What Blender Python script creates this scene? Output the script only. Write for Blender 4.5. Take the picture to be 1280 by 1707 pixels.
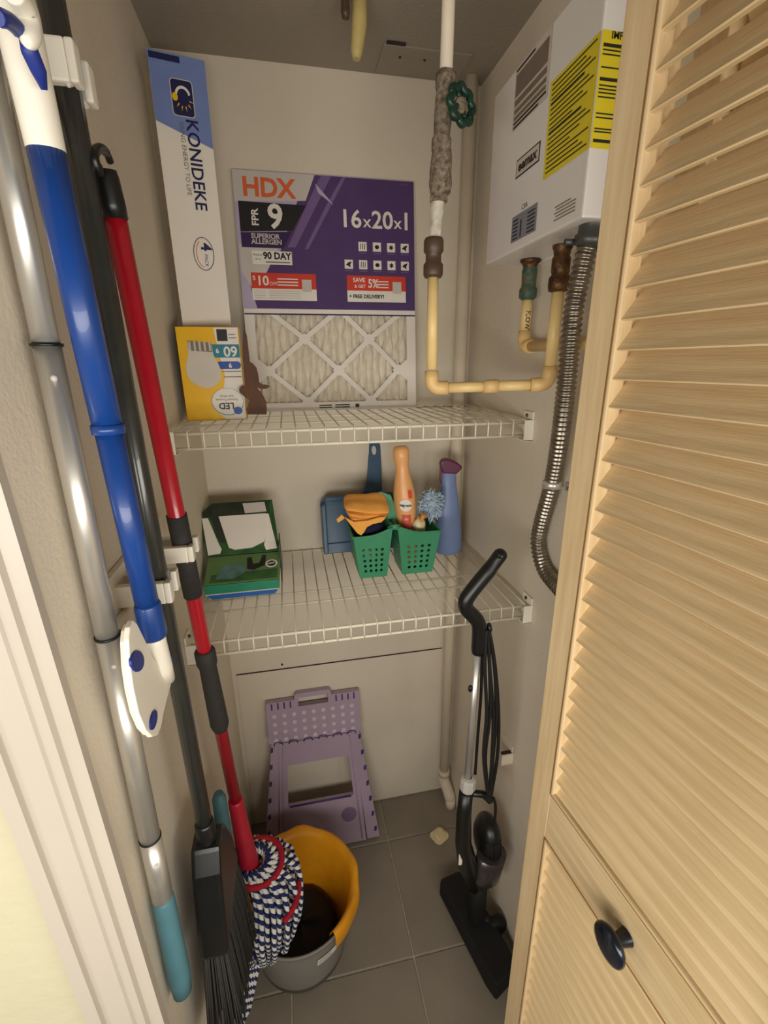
import bpy, bmesh, math, random
from mathutils import Vector, Matrix
random.seed(4)
for o in list(bpy.data.objects): bpy.data.objects.remove(o)
S = bpy.context.scene
COL = S.collection

# ------------------------------------------------------------------ camera
CAM = Vector((.1915, -1.184, 1.4341)); YAW, PITCH, ROLL, FPX = .202, .3123, -.0078, 765.0
_f = Vector((math.sin(YAW)*math.cos(PITCH), math.cos(YAW)*math.cos(PITCH), -math.sin(PITCH)))
_r = Vector((math.cos(YAW), -math.sin(YAW), 0)); _u = _r.cross(_f)
CR = _r*math.cos(ROLL) + _u*math.sin(ROLL); CU = -_r*math.sin(ROLL) + _u*math.cos(ROLL); CF = _f
cd = bpy.data.cameras.new('camera'); cam = bpy.data.objects.new('camera', cd); COL.objects.link(cam)
m = Matrix((CR, CU, -CF)).transposed().to_4x4(); m.translation = CAM; cam.matrix_world = m
cd.sensor_fit = 'HORIZONTAL'; cd.sensor_width = 36; cd.lens = FPX/1280*36; cd.clip_start = .01
S.camera = cam
def at(x, y, ax, val):
    """photo pixel -> point on the plane axis ax = val"""
    d = CR*((x-640)/FPX) - CU*((y-853.5)/FPX) + CF
    return CAM + d*((val-CAM[ax])/d[ax])

# ------------------------------------------------------------------ light
W = bpy.data.worlds.new('world'); S.world = W; W.use_nodes = True
bg = W.node_tree.nodes['Background']; bg.inputs[0].default_value = (1, .92, .80, 1); bg.inputs[1].default_value = .07
def area(name, loc, target, size, power, color):
    l = bpy.data.lights.new(name, 'AREA'); l.shape = 'RECTANGLE'; l.size, l.size_y = size; l.energy = power; l.color = color
    o = bpy.data.objects.new(name, l); COL.objects.link(o); o.location = loc
    o.rotation_euler = (Vector(target)-Vector(loc)).to_track_quat('-Z', 'Y').to_euler(); return o
area('room_lamp', (.25, -1.75, 1.12), (.25, -.3, 1.1), (3.6, .35), 43, (1, .955, .87))
S.view_settings.view_transform = 'Standard'; S.view_settings.look = 'None'
S.view_settings.exposure = 0.0; S.view_settings.gamma = 1; S.view_settings.use_curve_mapping = False

# ------------------------------------------------------------------ materials
def lin(c):
    out = []
    for v in c[:3]:
        v /= 255
        out.append(v/12.92 if v <= .04045 else ((v+.055)/1.055)**2.4)
    return (*out, 1)
MATS = {}
def mat(name, c, rough=.6, metal=0, var=.06, scale=30, bump=0, bscale=200, coat=0, c2=None, stretch=None, spec=.5, trans=0, alpha=1):
    if name in MATS: return MATS[name]
    M = bpy.data.materials.new(name); M.use_nodes = True; n = M.node_tree.nodes; l = M.node_tree.links
    b = n['Principled BSDF']; b.inputs['Roughness'].default_value = rough; b.inputs['Metallic'].default_value = metal
    b.inputs['Coat Weight'].default_value = coat; b.inputs['Specular IOR Level'].default_value = spec
    b.inputs['Transmission Weight'].default_value = trans; b.inputs['Alpha'].default_value = alpha
    tc = n.new('ShaderNodeTexCoord'); mp = n.new('ShaderNodeMapping'); l.new(tc.outputs['Object'], mp.inputs[0])
    if stretch: mp.inputs['Scale'].default_value = stretch
    nz = n.new('ShaderNodeTexNoise'); nz.inputs['Scale'].default_value = scale; nz.inputs['Detail'].default_value = 5
    l.new(mp.outputs[0], nz.inputs['Vector'])
    rp = n.new('ShaderNodeValToRGB'); C = lin(c)
    if c2 is None:
        rp.color_ramp.elements[0].color = tuple(v*(1-var) for v in C[:3])+(1,)
        rp.color_ramp.elements[1].color = tuple(min(1, v*(1+var)) for v in C[:3])+(1,)
    else:
        rp.color_ramp.elements[0].color = lin(c2); rp.color_ramp.elements[1].color = C
    rp.color_ramp.elements[0].position = .32; rp.color_ramp.elements[1].position = .68
    l.new(nz.outputs['Fac'], rp.inputs[0]); l.new(rp.outputs[0], b.inputs['Base Color'])
    if bump:
        n2 = n.new('ShaderNodeTexNoise'); n2.inputs['Scale'].default_value = bscale; n2.inputs['Detail'].default_value = 3
        l.new(mp.outputs[0], n2.inputs['Vector'])
        bp = n.new('ShaderNodeBump'); bp.inputs['Strength'].default_value = bump; bp.inputs['Distance'].default_value = .002
        l.new(n2.outputs['Fac'], bp.inputs['Height']); l.new(bp.outputs[0], b.inputs['Normal'])
    MATS[name] = M; return M
WALL = mat('closet_paint', (222, 211, 192), .75, var=.03, scale=5, bump=.35, bscale=160)
CREAM = mat('room_wall_paint', (188, 181, 153), .8, var=.03, scale=7, bump=.9, bscale=55)
TRIM = mat('trim_paint', (180, 171, 158), .4, var=.02, scale=8, bump=.06, bscale=150)
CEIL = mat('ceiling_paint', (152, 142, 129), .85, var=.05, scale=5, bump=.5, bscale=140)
TILE = mat('floor_tile', (136, 126, 112), .45, var=.08, scale=9, bump=.12, bscale=90)
GROUT = mat('grout', (172, 162, 148), .9, var=.1, scale=40)
WOODV = mat('pine_upright', (230, 204, 160), .42, c2=(214, 184, 138), scale=14, stretch=(9, 9, .55), bump=.08, bscale=60, coat=.15)
WOODH = mat('pine_level', (228, 202, 158), .45, c2=(206, 178, 132), scale=14, stretch=(.5, 9, 11), bump=.15, bscale=70, coat=.12)
GROOVE = mat('pine_dark_edge', (150, 104, 52), .6, scale=20)
WIRE = mat('white_vinyl_wire', (236, 229, 208), .4, var=.03)
WPLAS = mat('white_plastic', (236, 230, 216), .4, var=.02, scale=12)
OFFW = mat('off_white_plastic', (226, 216, 196), .5, var=.04, scale=18)
STEEL = mat('brushed_aluminium', (214, 211, 204), .36, .75, var=.05, scale=60, stretch=(1, 1, .05))
CHROME = mat('galvanised_steel', (150, 142, 130), .32, 1, var=.2, scale=60)
DGREY = mat('grey_zinc', (92, 92, 90), .45, .7, var=.2, scale=50)
BLACK = mat('black_plastic', (22, 22, 22), .35, var=.15, scale=40)
BLACKM = mat('black_matte', (14, 13, 13), .7, var=.2, scale=40)
POLEBLK = mat('black_lacquered_pole', (50, 51, 48), .28, var=.1, scale=50, coat=.3)
GRIP = mat('dark_rubber', (48, 46, 44), .75, var=.12, scale=90, bump=.3, bscale=500)
RED = mat('red_lacquer', (176, 20, 38), .3, var=.06, coat=.3)
REDP = mat('red_plastic', (186, 34, 56), .4, var=.06)
BLUE = mat('blue_lacquer', (20, 62, 134), .35, var=.05, coat=.2)
NAVY = mat('navy_rubber', (24, 44, 128), .5, var=.08)
TEAL = mat('teal_rubber', (80, 126, 138), .55, var=.06, bump=.1, bscale=300)
SLATE = mat('slate_blue_plastic', (52, 88, 118), .4, var=.06)
GREEN = mat('green_plastic', (64, 146, 106), .42, var=.05)
DKGRN = mat('dark_green_iron', (16, 62, 46), .4, var=.3, scale=120, c2=(8, 36, 28))
BRASS = mat('tarnished_brass', (120, 84, 48), .5, .6, c2=(52, 38, 28), scale=90, bump=.5, bscale=150)
COPPER = mat('corroded_copper', (110, 96, 70), .6, .35, c2=(38, 92, 82), scale=110, bump=.6, bscale=160)
BROWN = mat('brown_plastic_coupling', (78, 58, 44), .45, var=.15, scale=60)
CRUST = mat('crusted_valve', (150, 138, 118), .85, c2=(84, 66, 52), scale=150, bump=1, bscale=160)
TAPE = mat('white_plaster_wrap', (226, 220, 206), .7, c2=(176, 168, 152), scale=70, bump=1, bscale=60)
CPVC = mat('cream_pipe', (236, 204, 140), .4, var=.05, scale=30)
CPVCF = mat('cream_fitting', (226, 188, 126), .45, var=.06, scale=40)
HEATW = mat('white_enamel', (230, 224, 218), .35, var=.015, scale=6)
YEL = mat('yellow_label', (226, 204, 38), .5, var=.04, scale=10)
INK = mat('black_ink', (34, 32, 30), .6, var=.1)
GINK = mat('grey_ink', (122, 108, 96), .6, var=.1)
PAPERB = mat('beige_label', (206, 192, 176), .6, var=.04)
GLAB = mat('grey_label', (128, 130, 136), .5, var=.06)
CARD = mat('white_carton', (240, 233, 222), .55, var=.02, scale=12)
CARDG = mat('carton_board', (196, 176, 140), .8, var=.06)
KBLUE = mat('print_periwinkle', (118, 138, 196), .5, var=.04)
KNAVY = mat('print_navy', (24, 26, 78), .5, var=.05)
PUR = mat('print_purple', (86, 62, 112), .35, var=.05)
PURD = mat('print_deep_purple', (58, 36, 84), .4, var=.05)
PURM = mat('print_mid_purple', (122, 98, 146), .35, var=.05)
LILAC = mat('print_lilac', (190, 176, 204), .4, var=.03)
ORNG = mat('print_orange', (226, 104, 54), .5, var=.05)
PRED = mat('print_red', (214, 62, 44), .5, var=.05)
PWHITE = mat('print_white', (238, 232, 222), .5, var=.02)
PGREY = mat('print_light_grey', (206, 198, 192), .5, var=.03)
PBLACK = mat('print_black', (30, 28, 32), .5, var=.05)
MEDIA = mat('pleated_paper', (238, 230, 214), .9, var=.05, scale=60, bump=.4, bscale=200)
BYEL = mat('print_yellow', (248, 200, 20), .4, c2=(246, 186, 10), scale=10)
BTEAL = mat('print_teal', (16, 126, 150), .4, var=.05)
BBLUE = mat('print_blue', (24, 72, 160), .4, var=.05)
BULBG = mat('print_bulb_grey', (226, 220, 210), .5, c2=(206, 198, 186), scale=8)
BULBD = mat('print_bulb_base', (130, 118, 96), .5, var=.2)
BUNNY = mat('brown_wood', (96, 62, 42), .7, var=.12, scale=40, bump=.2)
CGREEN = mat('print_leaf_green', (62, 108, 58), .45, c2=(34, 74, 42), scale=22)
CDARK = mat('print_dark_olive', (52, 64, 50), .45, c2=(30, 44, 34), scale=30)
CLIGHT = mat('print_pale_green', (98, 132, 78), .45, var=.1, scale=22)
CTEAL = mat('print_sea_green', (30, 132, 100), .45, var=.1, scale=22)
CBLUE = mat('print_strong_blue', (28, 96, 172), .45, var=.08)
CLOTHO = mat('orange_microfibre', (255, 178, 84), .95, var=.05, scale=50, bump=.9, bscale=420)
CLOTHN = mat('navy_cloth', (22, 26, 58), .9, var=.2, scale=50, bump=.6, bscale=300)
PEACH = mat('peach_bottle', (240, 176, 112), .35, var=.05, scale=14)
PINKR = mat('print_coral', (222, 84, 66), .45, var=.06)
SPRAY = mat('periwinkle_bottle', (124, 144, 190), .35, var=.04, scale=14)
PLUM = mat('plum_cap', (96, 24, 66), .4, var=.08)
DUSTER = mat('pale_blue_microfibre', (176, 196, 214), .95, var=.12, scale=60, bump=.8, bscale=250)
BAGY = mat('yellow_liner', (240, 168, 30), .4, c2=(226, 148, 22), scale=18, bump=.4, bscale=40)
BKT = mat('grey_bucket', (136, 132, 126), .45, var=.04, scale=12)
LAV = mat('lavender_plastic', (172, 152, 172), .5, var=.04, scale=14)
LAVL = mat('lavender_dots', (204, 192, 204), .6, var=.03)
LAVD = mat('purple_pegs', (74, 44, 110), .55, var=.1)
SMOKE = mat('smoked_plastic', (58, 52, 50), .25, var=.1, coat=.3)
BRIST = mat('charcoal_bristle', (62, 60, 58), .8, c2=(30, 29, 28), scale=60, stretch=(60, 60, 2))
STUB = mat('yellowed_pipe', (206, 184, 120), .5, var=.12, scale=30)
CLEAR = mat('milky_plastic', (232, 214, 170), .35, var=.06, scale=30)
KNOBM = mat('oil_rubbed_knob', (34, 40, 52), .25, .55, var=.15, scale=40, coat=.3)
REDYARN = mat('red_band', (170, 16, 36), .85, var=.1, scale=120, bump=.4, bscale=400)
PIPEW = mat('painted_pipe', (228, 214, 192), .55, var=.04, scale=14)
CRACK = mat('dark_gap', (52, 40, 32), .9, var=.1)

def yarn_mat():
    M = bpy.data.materials.new('navy_white_yarn'); M.use_nodes = True; n = M.node_tree.nodes; l = M.node_tree.links
    b = n['Principled BSDF']; b.inputs['Roughness'].default_value = .95
    uv = n.new('ShaderNodeTexCoord'); sp = n.new('ShaderNodeSeparateXYZ'); l.new(uv.outputs['UV'], sp.inputs[0])
    a = n.new('ShaderNodeMath'); a.operation = 'MULTIPLY'; a.inputs[1].default_value = 52; l.new(sp.outputs[1], a.inputs[0])
    c = n.new('ShaderNodeMath'); c.operation = 'ADD'; l.new(a.outputs[0], c.inputs[0]); l.new(sp.outputs[0], c.inputs[1])
    f = n.new('ShaderNodeMath'); f.operation = 'FRACT'; l.new(c.outputs[0], f.inputs[0])
    rp = n.new('ShaderNodeValToRGB'); rp.color_ramp.interpolation = 'CONSTANT'
    rp.color_ramp.elements[0].color = lin((228, 226, 218)); rp.color_ramp.elements[1].position = .5; rp.color_ramp.elements[1].color = lin((30, 42, 96))
    l.new(f.outputs[0], rp.inputs[0]); l.new(rp.outputs[0], b.inputs['Base Color']); return M
YARN = yarn_mat()

# ------------------------------------------------------------------ mesh helpers
V = Vector
class B:
    """collects geometry for ONE part"""
    def __init__(s): s.v = []; s.f = []; s.uv = {}; s.smooth = []
    def add(s, vs, fs, smooth=False):
        k = len(s.v); s.v += [V(p) for p in vs]
        for f in fs: s.f.append(tuple(i+k for i in f)); s.smooth.append(smooth)
        return k
    def box(s, lo, hi):
        (a, b, c), (d, e, f) = lo, hi
        s.add([(a,b,c),(d,b,c),(d,e,c),(a,e,c),(a,b,f),(d,b,f),(d,e,f),(a,e,f)],
              [(0,3,2,1),(4,5,6,7),(0,1,5,4),(1,2,6,5),(2,3,7,6),(3,0,4,7)]); return s
    def obox(s, c, ex, ey, ez):
        c = V(c); ex, ey, ez = V(ex), V(ey), V(ez)
        P = [c+ex*i+ey*j+ez*k for k in (-1, 1) for (i, j) in ((-1,-1),(1,-1),(1,1),(-1,1))]
        s.add(P, [(0,3,2,1),(4,5,6,7),(0,1,5,4),(1,2,6,5),(2,3,7,6),(3,0,4,7)]); return s
    def tube(s, path, r, seg=12, cap=True, flat=None, smooth=True):
        path = [V(p) for p in path]; n = len(path)
        rs = r if isinstance(r, (list, tuple)) else [r]*n
        T = []
        for i in range(n):
            a = path[max(0, i-1)]; b = path[min(n-1, i+1)]
            d = (b-a); T.append(d.normalized() if d.length > 1e-9 else (T[-1] if T else V((0,0,1))))
        up = V((0,0,1)) if abs(T[0].z) < .9 else V((1,0,0))
        if flat is not None: up = V(flat[2]) if len(flat) > 2 else up
        nrm = (up - T[0]*up.dot(T[0])).normalized()
        base = len(s.v); L = 0; fu = flat[0] if flat else 1; fv = flat[1] if flat else 1
        for i in range(n):
            if i:
                nrm = (nrm - T[i]*nrm.dot(T[i])).normalized(); L += (path[i]-path[i-1]).length
            bn = T[i].cross(nrm)
            for k in range(seg):
                a = 2*math.pi*k/seg
                s.v.append(path[i] + nrm*(math.cos(a)*rs[i]*fu) + bn*(math.sin(a)*rs[i]*fv))
                s.uv[len(s.v)-1] = (k/seg, L)
        for i in range(n-1):
            for k in range(seg):
                a = base+i*seg+k; b = base+i*seg+(k+1) % seg
                s.f.append((a, b, b+seg, a+seg)); s.smooth.append(smooth)
        if cap:
            s.f.append(tuple(base+k for k in reversed(range(seg)))); s.smooth.append(False)
            s.f.append(tuple(base+(n-1)*seg+k for k in range(seg))); s.smooth.append(False)
        return s
    def lathe(s, prof, c=(0,0,0), axis=(0,0,1), seg=32, a0=0, a1=2*math.pi, fx=None, smooth=True, sx=1, sy=1):
        ax = V(axis).normalized(); ref = V((1,0,0)) if abs(ax.x) < .9 else V((0,1,0))
        u = (ref-ax*ref.dot(ax)).normalized(); w = ax.cross(u); c = V(c)
        full = abs(a1-a0-2*math.pi) < 1e-6; m_ = seg if full else seg+1; base = len(s.v)
        for j, (r, z) in enumerate(prof):
            for k in range(m_):
                a = a0+(a1-a0)*k/seg; rr, zz = (r, z) if fx is None else fx(j, a, r, z)
                s.v.append(c + u*(rr*math.cos(a)*sx) + w*(rr*math.sin(a)*sy) + ax*zz)
        for j in range(len(prof)-1):
            for k in range(seg):
                a = base+j*m_+k; b = base+j*m_+((k+1) % m_)
                s.f.append((a, b, b+m_, a+m_)); s.smooth.append(smooth)
        return s
    def prism(s, pts, F, d0, d1):
        """outline pts (u, v) on frame F, extruded from depth d0 to d1"""
        n = len(pts); k = len(s.v)
        ar = sum(pts[i][0]*pts[(i+1) % n][1]-pts[(i+1) % n][0]*pts[i][1] for i in range(n))
        if ar < 0: pts = list(reversed(pts))
        s.v += [F(u, v, d0) for u, v in pts] + [F(u, v, d1) for u, v in pts]
        s.f.append(tuple(k+i for i in reversed(range(n)))); s.smooth.append(False)
        s.f.append(tuple(k+n+i for i in range(n))); s.smooth.append(False)
        for i in range(n): s.f.append((k+i, k+(i+1) % n, k+n+(i+1) % n, k+n+i)); s.smooth.append(False)
        return s
    def flatp(s, pts, F, d):
        n = len(pts); ar = sum(pts[i][0]*pts[(i+1) % n][1]-pts[(i+1) % n][0]*pts[i][1] for i in range(n))
        if ar < 0: pts = list(reversed(pts))
        s.add([F(u, v, d) for u, v in pts], [tuple(range(n))]); return s
    def rect(s, F, u0, v0, u1, v1, d): return s.flatp([(u0,v0),(u1,v0),(u1,v1),(u0,v1)], F, d)
    def sphere(s, c, r, seg=16, rings=10, sc=(1,1,1)):
        c = V(c); prof = [(math.sin(math.pi*i/rings), -math.cos(math.pi*i/rings)) for i in range(rings+1)]
        base = len(s.v)
        for (rr, z) in prof:
            for k in range(seg):
                a = 2*math.pi*k/seg; s.v.append(c+V((rr*math.cos(a)*r*sc[0], rr*math.sin(a)*r*sc[1], z*r*sc[2])))
        for j in range(rings):
            for k in range(seg):
                a = base+j*seg+k; b = base+j*seg+(k+1) % seg; s.f.append((a, b, b+seg, a+seg)); s.smooth.append(True)
        return s
class Frame:
    def __init__(s, O, U, Vv): s.O = V(O); s.U = V(U).normalized(); s.V = V(Vv).normalized(); s.N = s.U.cross(s.V).normalized()
    def __call__(s, u, v, d=0): return s.O + s.U*u + s.V*v + s.N*d
def circ(u, v, ru, rv=None, n=24, a0=0, a1=2*math.pi):
    rv = ru if rv is None else rv
    full = abs(a1-a0-2*math.pi) < 1e-6
    return [(u+ru*math.cos(a0+(a1-a0)*i/(n if full else n-1)), v+rv*math.sin(a0+(a1-a0)*i/(n if full else n-1))) for i in range(n)]
def rrect(u0, v0, u1, v1, r, n=5):
    P = []
    for cu, cv, a in ((u1-r,v0+r,-90),(u1-r,v1-r,0),(u0+r,v1-r,90),(u0+r,v0+r,180)):
        P += [(cu+r*math.cos(math.radians(a+90*i/n)), cv+r*math.sin(math.radians(a+90*i/n))) for i in range(n+1)]
    return P

def root_of(p):
    while p.parent: p = p.parent
    return p
def mesh_of(b, name, off=V((0,0,0)), bevel=0, seg=2):
    me = bpy.data.meshes.new(name)
    me.from_pydata([tuple(p-off) for p in b.v], [], b.f)
    if b.uv:
        ul = me.uv_layers.new(name='UVMap')
        for poly in me.polygons:
            vs = [b.uv.get(me.loops[li].vertex_index, (0, 0)) for li in poly.loop_indices]
            wrap = max(x[0] for x in vs)-min(x[0] for x in vs) > .5
            for li, x in zip(poly.loop_indices, vs): ul.data[li].uv = (x[0]+(1 if wrap and x[0] < .5 else 0), x[1])
    me.polygons.foreach_set('use_smooth', b.smooth)
    if bevel:
        bm = bmesh.new(); bm.from_mesh(me)
        bmesh.ops.recalc_face_normals(bm, faces=bm.faces)
        es = [e for e in bm.edges if len(e.link_faces) == 2 and e.calc_face_angle(0) > .6]
        bmesh.ops.bevel(bm, geom=es, offset=bevel, segments=seg, profile=.6, affect='EDGES', clamp_overlap=True)
        bm.to_mesh(me); bm.free()
    me.update(); return me
def obj(name, b, m_, parent=None, bevel=0, local=False, kind=None):
    off = V((0,0,0))
    if parent is not None and not local: off = root_of(parent).location.copy()
    me = mesh_of(b, name, off, bevel); me.materials.append(m_)
    o = bpy.data.objects.new(name, me); COL.objects.link(o)
    if parent is not None: o.parent = parent
    if kind: o['kind'] = kind
    return o
def share(o, loc=None, parent=None, rot=None):
    c = o.copy(); COL.objects.link(c)
    if loc is not None: c.location = loc
    if rot is not None: c.rotation_euler = rot
    if parent is not None: c.parent = parent
    return c
def thing(name, label, cat, loc=(0,0,0), rot=(0,0,0), group=None):
    o = bpy.data.objects.new(name, None); COL.objects.link(o); o.location = loc; o.rotation_euler = rot
    o.empty_display_size = .03; o['label'] = label; o['category'] = cat
    if group: o['group'] = group
    return o
def tag(o, label, cat, group=None):
    o['label'] = label; o['category'] = cat
    if group: o['group'] = group
    return o
def struct(name, b, m_, bevel=0):
    o = obj(name, b, m_, None, bevel); o['kind'] = 'structure'; return o
def text(name, s, size, F, u, v, d, m_, parent, ax='CENTER', bold=0, sx=1, rot=0, mirror=False, fn=None):
    cu = bpy.data.curves.new('t', 'FONT'); cu.body = s; cu.size = size; cu.align_x = ax; cu.align_y = 'CENTER'; cu.offset = bold; cu.resolution_u = 3
    t = bpy.data.objects.new('t', cu); COL.objects.link(t)
    dg = bpy.context.evaluated_depsgraph_get(); dg.update()
    me = bpy.data.meshes.new_from_object(t.evaluated_get(dg)); bpy.data.objects.remove(t)
    b = B(); c_, s_ = math.cos(rot), math.sin(rot)
    pts = []
    for vv in me.vertices:
        x, y = vv.co.x*sx, vv.co.y
        x, y = x*c_-y*s_, x*s_+y*c_
        pts.append(F(u+x, v+y, d) if fn is None else fn(u+x, v+y, d))
    b.add(pts, [tuple(p.vertices) for p in me.polygons]); bpy.data.meshes.remove(me)
    return obj(name, b, m_, parent)

# ------------------------------------------------------------------ room shell
XL, XR, ZC, YF = -.018, .661, 2.017, -.80
floor = struct('floor', B().box((-1.6, -3.4, -.05), (2.2, .1, -.0035)), GROUT)
T = .305
tb = B().box((-T/2+.0022, -T/2+.0022, -.0045), (T/2-.0022, T/2-.0022, 0)); tme = mesh_of(tb, 'tile', bevel=.0012, seg=1); tme.materials.append(TILE)
for i in range(-2, 4):
    for j in range(-1, 6):
        o = bpy.data.objects.new('tile', tme); COL.objects.link(o); o.parent = floor
        o.location = (.41+(i+.5)*T-T, -.146-(j+.5)*T, 0)
wb = struct('wall_back', B().box((XL-.1, 0, 0), (XR+.1, .08, ZC)), WALL)
obj('board', B().box((XL+.012, -.003, .004), (XR, .002, .581)), WALL, wb, .0012)
obj('joint_gap', B().box((XL+.012, -.0034, .580), (.615, .001, .5822)), CRACK, wb)
obj('screw', B().sphere((.125, -.003, .597), .003, 8, 6), CRACK, wb)
struct('wall_left', B().box((XL-.0035, YF+.001, 0), (XL, 0, ZC+.05)), WALL)
struct('wall_right', B().box((XR, YF+.004, 0), (XR+.1, 0, ZC)), WALL)
ceil = struct('ceiling', B().box((XL-.1, YF+.004, ZC), (XR+.1, .08, ZC+.06)), CEIL)
obj('access_panel', B().box((.42, -.10, ZC-.003), (.60, -.012, ZC+.002)), CEIL, ceil, .001)
obj('panel_gap', B().box((.425, -.109, ZC-.0025), (.462, -.1015, ZC+.002)), CRACK, ceil)
for x in (.459, .51): obj('screw', B().sphere((x, -.07, ZC-.003), .0028, 8, 6), CRACK, ceil)
wf = B().box((-1.6, YF, 0), (XL-.004, YF+.10, 2.45)); wf.box((XR+.02, YF, 0), (2.2, YF+.10, 2.45)); wf.box((XL, YF, 2.03), (XR+.02, YF+.10, 2.45))
struct('wall_front', wf, CREAM)
# moulded casing on the left of the opening (profile swept up the wall)
prof = [(-.008,0),(-.008,-.010),(-.020,-.012),(-.0225,-.0165),(-.0295,-.0165),(-.0315,-.0125),(-.034,-.0125),(-.036,-.0148),(-.053,-.0165),(-.0555,-.0165),(-.0575,-.0135),(-.0615,-.0135),(-.063,-.0185),(-.077,-.0185),(-.0785,-.0165),(-.0785,0)]
LEAN = .026
def casing(name, sx, x0):
    b = B(); n = len(prof); P = [(x0+sx*p[0], YF+p[1]) for p in prof]
    b.add([(x+sx*.72*LEAN, y, 0) for x, y in P]+[(x-sx*1.36*LEAN, y, 2.08) for x, y in P], [(i, (i+1) % n, n+(i+1) % n, n+i) for i in range(n)]+[tuple(range(n, 2*n))])
    o = struct(name, b, TRIM); bm = bmesh.new(); bm.from_mesh(o.data); bmesh.ops.recalc_face_normals(bm, faces=bm.faces); bm.to_mesh(o.data); bm.free()
casing('trim_1', 1, .008); casing('trim_2', -1, XR)

# ------------------------------------------------------------------ louvred bifold leaf
EX, PHI = .47, math.radians(5)
EY = -.773
door = bpy.data.objects.new('door_1', None); COL.objects.link(door); door.location = (EX, EY, 0); door.rotation_euler = (0, 0, PHI-math.pi/2)
door['kind'] = 'structure'; door['label'] = 'natural pine louvred bifold door leaf folded open at the right'
DW, DT = .33, .029; ST = .034
def dpart(name, lo, hi, m_, bev=.0012): return obj(name, B().box(lo, hi), m_, door, bev, local=True)
dpart('stile', (0, 0, .012), (ST, DT, 2.0), WOODV); dpart('stile', (DW-ST, 0, .012), (DW, DT, 2.0), WOODV)
UB, LT = .934, .862
dpart('rail', (ST, 0, .012), (DW-ST, DT, .13), WOODH); mr = dpart('rail', (ST, 0.0003, LT), (DW-ST, DT, UB), WOODH); dpart('rail', (ST, 0, 1.93), (DW-ST, DT, 2.0), WOODH)
for z0, z1 in ((UB, 1.93), (.13, LT)):            # sticking bead around each opening, behind a fine groove
    for (a, c) in (((ST, z0), (ST+.0055, z1)), ((DW-ST-.0055, z0), (DW-ST, z1))):
        dpart('bead', (a[0]+.001, -.0016, a[1]+.001), (c[0], DT*.5, c[1]), WOODV, .002)
        dpart('groove', (a[0]-.0012, -.0004, a[1]), (a[0]+.0012, .004, c[1]), GROOVE, 0)
    for zz in (z0, z1-.0055):
        dpart('bead', (ST+.001, -.0016, zz+.001), (DW-ST-.001, DT*.5, zz+.0055), WOODH, .002)
    dpart('groove', (ST, -.0004, z0-.0012 if z0 > .5 else z1-.0012), (DW-ST, .004, (z0 if z0 > .5 else z1)+.0012), GROOVE, 0)
SP = .0242
sb = B()
pr2 = [(.0016, 0), (.0056, 0), (.0262, .0285), (.0216, .0285), (.0008, .0011)]      # (y, z) section, foot cut level
vs = [V((x, y, z)) for x in (ST+.0052, DW-ST-.0052) for y, z in pr2]
k = len(pr2)
sb.add(vs, [tuple(reversed(range(k))), tuple(range(k, 2*k))]+[(i, (i+1) % k, k+(i+1) % k, k+i) for i in range(k)])
sme = mesh_of(sb, 'slat'); bm = bmesh.new(); bm.from_mesh(sme); bmesh.ops.recalc_face_normals(bm, faces=bm.faces); bm.to_mesh(sme); bm.free()
sme.materials.append(WOODH)
z = 1.4189-SP*20
zl = []
while z < 1.905: zl.append(z); z += SP
z = 1.4189-SP*19-(UB+.0-LT)-.03
zl = [x for x in zl if x > UB+.0]
while z > .135: zl.append(z-.0) if z < LT-.028 else None; z -= SP
for zz in zl:
    o = bpy.data.objects.new('slat', sme); COL.objects.link(o); o.parent = door; o.location = (0, random.uniform(-.0004, .0004), zz)
kb = B().lathe([(.0085,0),(.0075,.004),(.0065,.010),(.0075,.014),(.0165,.017),(.0185,.0195),(.0187,.0225),(.0172,.0245),(.012,.0262),(.0,.0272)], (.163, 0, .893), (0, -1, 0), 40)
leaf = bpy.data.objects.new('door_2', None); COL.objects.link(leaf); leaf['kind'] = 'structure'; leaf['label'] = 'second pine louvred leaf folded behind the open leaf'
_D = V((math.sin(PHI), -math.cos(PHI), 0)); _n = V((math.cos(PHI), math.sin(PHI), 0)); _E = V((EX, EY, 0))
_far = _E+_n*(DT+.042); _near = _E+_D*DW+_n*(DT+.006); _x = (_far-_near).normalized()     # hinged at the near edge, a little open at the far one
leaf.location = _near+V((_x.y, -_x.x, 0))*DT; leaf.rotation_euler = (0, 0, math.atan2(_x.y, _x.x))
for ch in list(door.children):
    share(ch, parent=leaf)
obj('knob', kb, KNOBM, door, local=True)

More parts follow.
